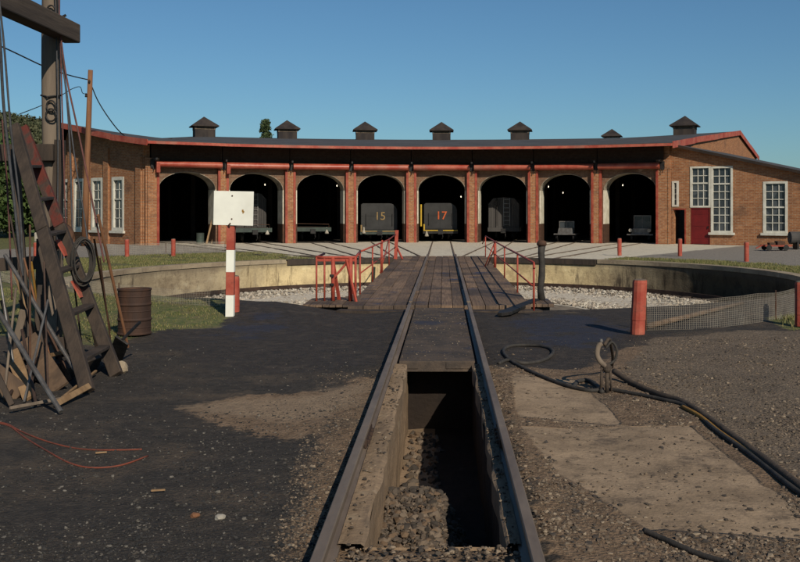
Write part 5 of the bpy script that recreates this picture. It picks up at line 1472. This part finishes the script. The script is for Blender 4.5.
for _ in range(16000):
    t = random.uniform(.62, 1.75); r = random.uniform(RP + .5, 14.3 + .9 * (t - .62)); x, y = pol(r, t)[:2]
    if y > 27 and noise.noise((x * .5, y * .5, 4)) > -.25: gp_.append((x, y, 0, random.uniform(.03, .09)))
V_, F_ = [], []
for x, y, z, h in gp_:
    a = random.uniform(0, 6.28); w = .006 + h * .10; dx, dy = math.cos(a) * w, math.sin(a) * w; lx, ly = random.uniform(-.6, .6) * h, random.uniform(-.6, .6) * h
    b = len(V_); V_ += [(x - dx, y - dy, z - .01), (x + dx, y + dy, z - .01), (x + lx, y + ly, z + h)]; F_.append((b, b + 1, b + 2))
struct(raw('grass', V_, F_, M['grassblade']), 'stuff')

def scatter(name, n, region, rfun, mat, cond):
    pos, rad = [], []
    while len(pos) < n:
        py = random.uniform(*region[1]); px = random.uniform(*region[0]); q = G(px, py)
        if PITX0 - .2 < q.x < PITX1 + .12 and q.y < 20.2 and q.y > PITY0 - .3: continue
        if abs(abs(q.x - TC.x) - HG) < .06: continue
        if math.hypot(q.x - TC.x, q.y - TC.y) < RP + .1: continue
        if not cond(px, py): continue
        if noise.noise((q.x * .9, q.y * .6, 11)) + .6 * noise.noise((q.x * 3, q.y * 2, 12)) < random.uniform(-.55, .25): continue
        r = rfun(); pos.append((q.x, q.y, gz(q.x, q.y) + r * .12)); rad.append(r)
    struct(stones(name, pos, rad, mat, .6), 'stuff')
slab_a = gpoly([(511, 374), (578, 379), (626, 424), (517, 416)]); slab_b = gpoly([(520, 428), (690, 424), (840, 540), (648, 527), (556, 474)])
def off_slab(px, py):
    q = G(px, py)
    s = max(sdf_poly(np.array([q.x]), np.array([q.y]), slab_a)[0], sdf_poly(np.array([q.x]), np.array([q.y]), slab_b)[0])
    s += .22 * noise.noise((q.x * 2.5, q.y * 1.6, 21)) + .10 * noise.noise((q.x * 9, q.y * 6, 22))
    return s < 0 or random.random() < .10
scatter('cinders', 16000, ((-40, 400), (345, 600)), lambda: random.choice((.004, .004, .005, .006, .007, .009, .013)) * random.uniform(.7, 1.3), M['cinder_bits'], lambda x, y: x < 350 - (y - 372) * .25 or random.random() < .2)
scatter('gravel', 19000, ((480, 860), (338, 600)), lambda: random.choice((.004, .005, .006, .006, .008, .010, .013, .018)) * random.uniform(.7, 1.3), M['gravel'], lambda x, y: off_slab(x, y) and not (y < 366 and x < 640 and random.random() < .93))
scatter('trackside_gravel', 2600, ((250, 400), (372, 600)), lambda: random.choice((.005, .006, .008, .012)) * random.uniform(.7, 1.3), M['gravel'], lambda x, y: 300 - (y - 440) * .25 < x < 400 - (y - 372) * .35)
# stones lying on the concrete beside the pit
pos, rad = [], []
for _ in range(420):
    y = random.uniform(5.2, 12.8); x = random.choice((random.uniform(-.64, PITX0 + .02), random.uniform(PITX1, .47)))
    pos.append((x, y, .048 + random.uniform(0, .010))); rad.append(random.choice((.005, .007, .010, .016)))
for _ in range(500):
    pos.append((random.uniform(-.62, .46), random.uniform(5.3, 5.96), .02)); rad.append(random.choice((.008, .012, .018)))
for _ in range(420):
    y = random.uniform(13.0, 20.0); pos.append((random.uniform(-.58, .40), y, .085 if y < 15.56 else .074)); rad.append(random.choice((.005, .007, .010, .014)))
struct(stones('kerb_gravel', pos, rad, M['gravel'], .6), 'stuff')
# stray bits of pale litter on the cinders
for i, (px, py, s_, lab) in enumerate(((158, 492, .05, 'pale splinter on the cinders below the red cord'), (101, 454, .045, 'pale splinter between the red cord strands'), (220, 519, .04, 'grey stone chunk on the cinders at lower centre left'), (195, 517, .035, 'rust brown stone on the cinders'))):
    q = G(px, py); bm = B()
    if 'splinter' in lab: beam(bm, q + Vector((-s_, 0, .012)), q + Vector((s_, .015, .014)), .022, .012, w1=.008); nm, ct_ = 'wood_splinter', 'splinter'
    else:
        bmesh.ops.create_icosphere(bm, subdivisions=2, radius=s_); nm, ct_ = 'stone', 'stone'
        for v in bm.verts: v.co = v.co * (1 + .3 * noise.noise(v.co * 30 + q)); v.co.z *= .6; v.co += q + Vector((0, 0, .012))
    tag(obj(nm, bm, M['wood_tan'] if 'splinter' in lab else (M['chalk'] if 'grey' in lab else M['wood_pole'])), lab, ct_)

# ------------------------------------------------------------------ trees and hills
def tree(loc, h, cr, n, mat, label, leaf=.22, trunk_r=.16, base=.18, name='tree', conifer=False):
    root = thing(name, label, 'tree', loc, 0, 'trees beyond the roundhouse')
    bm = B(); tube(bm, [(0, 0, 0), (.05, .02, h * .4), (.0, 0, h * (.98 if conifer else .75))], [trunk_r, trunk_r * .7, trunk_r * .15], 9)
    pts = []
    if conifer:
        for i in range(int(n / 40)):
            f = random.random() ** .8; z = h * (base + (1 - base) * f); rr = cr * (1 - f) * random.uniform(.6, 1.15) + .15; a = random.uniform(0, 6.28)
            tube(bm, [(0, 0, z), (rr * math.cos(a), rr * math.sin(a), z - .12 * rr)], [.04, .01], 5)
            for _ in range(40):
                u = random.random() ** .6; pts.append((rr * u * math.cos(a) + random.gauss(0, .16), rr * u * math.sin(a) + random.gauss(0, .16), z - .12 * rr * u + random.gauss(0, .10)))
    else:
        cl = []
        for i in range(max(14, int(n / 110))):
            a = random.uniform(0, 6.28); f = random.uniform(base, 1); w = math.sin(math.pi * min(1, max(.08, (f - base) / (1 - base) * .92 + .06))) ** .6; rr = cr * w * random.uniform(.45, 1)
            c = Vector((rr * math.cos(a), rr * math.sin(a), h * f)); cl.append(c)
            tube(bm, [(0, 0, h * max(.12, f * .55)), (c.x * .5, c.y * .5, h * f * .85), c], [trunk_r * .4, trunk_r * .22, .01], 5)
        per = int(n / len(cl))
        for c in cl:
            s_ = cr * random.uniform(.16, .30)
            for _ in range(per): pts.append((c.x + random.gauss(0, s_), c.y + random.gauss(0, s_), c.z + random.gauss(0, s_ * .75)))
    obj('trunk', bm, M['bark'], root, smooth=True)
    V, F = leaves(pts, leaf * rng.uniform(.6, 1.3, len(pts))); raw('crown', V, F, mat, root)
    return root
def gx(px, d): return Vector(((px - PX0) * d / FPX, d, 0))
tree(gx(36, 82), 6.6, 2.3, 3400, M['leaf'], 'bushy green tree just left of the gable wall', .20)
tree(gx(18, 78), 7.0, 2.6, 4200, M['leaf'], 'large bushy green tree in the middle of the trees at the left edge', .21)
tree(gx(-4, 74), 7.2, 2.6, 4200, M['leaf'], 'bushy green tree cut by the left edge of the picture', .21)
tree(gx(-34, 80), 8.5, 3.2, 3000, M['leaf'], 'tall bushy tree outside the left edge', .24)
for px, d, h in ((28, 92, 5.0), (8, 90, 5.4)): tree(gx(px, d), h, 2.2, 2200, M['leaf'], 'low shrubby tree in the second row at the left, %s' % ('right one' if px > 20 else 'left one'), .22)
tree(gx(265.5, 118), 13.2, 3.0, 7000, M['needle'], 'conifer whose tip shows above the roundhouse roof', .15, .2, .3, 'conifer_tree', True)
# small pale markers in the far grass
for px, lab in ((21, 'small pale stone marker in the far grass under the trees'), (38, 'low pale block in the far grass beside the gable wall')):
    q = gx(px, 66); bm = B(); box(bm, q.x - .22, q.x + .22, q.y - .12, q.y + .12, 0, .62); tag(obj('marker_stone', bm, M['chalk'], None, bevel=.05), lab, 'stone')

# hill
nx_, ny_ = 90, 24; V, F = [], []
def hill_h(x, y):
    f = max(0, min(1, (y - 330) / 260)); q = (x / y * FPX + PX0)
    top = np.interp(q, [-900, -200, 0, 60, 130, 260, 500, 900, 1500], [82, 68, 56, 46, 34, 24, 22, 24, 40])
    return top * (f * f * (3 - 2 * f)) + 2.5 * noise.noise((x * .02, y * .02, 1)) * f - .3
for j in range(ny_ + 1):
    y = 310 + 420 * j / ny_
    for i in range(nx_ + 1):
        x = -760 + 1400 * i / nx_; V.append((x, y, hill_h(x, y)))
for j in range(ny_):
    for i in range(nx_): a = j * (nx_ + 1) + i; F.append((a, a + 1, a + nx_ + 2, a + nx_ + 1))
nh = NT('wooded_hill'); hm = nh.out(nh.mix(nh.noise(.08, 5), (.03, .038, .016), (.06, .06, .028)), .95)
struct(raw('hill', V, F, hm, smooth=True))
pts, sz_ = [], []
for _ in range(1500):
    y = random.uniform(420, 600); px = random.uniform(-70, 190); x = (px - PX0) * y / FPX; h = hill_h(x, y); R0 = random.uniform(2.2, 4.2)
    for _ in range(46):
        v = rng.normal(size=3); v /= np.linalg.norm(v); v *= R0 * random.uniform(.65, 1); pts.append((x + v[0], y + v[1], h + R0 * 1.1 + v[2] * 1.1)); sz_.append(random.uniform(.6, 1.2))
V, F = leaves(pts, np.array(sz_)); struct(raw('forest', V, F, M['forest']), 'stuff')
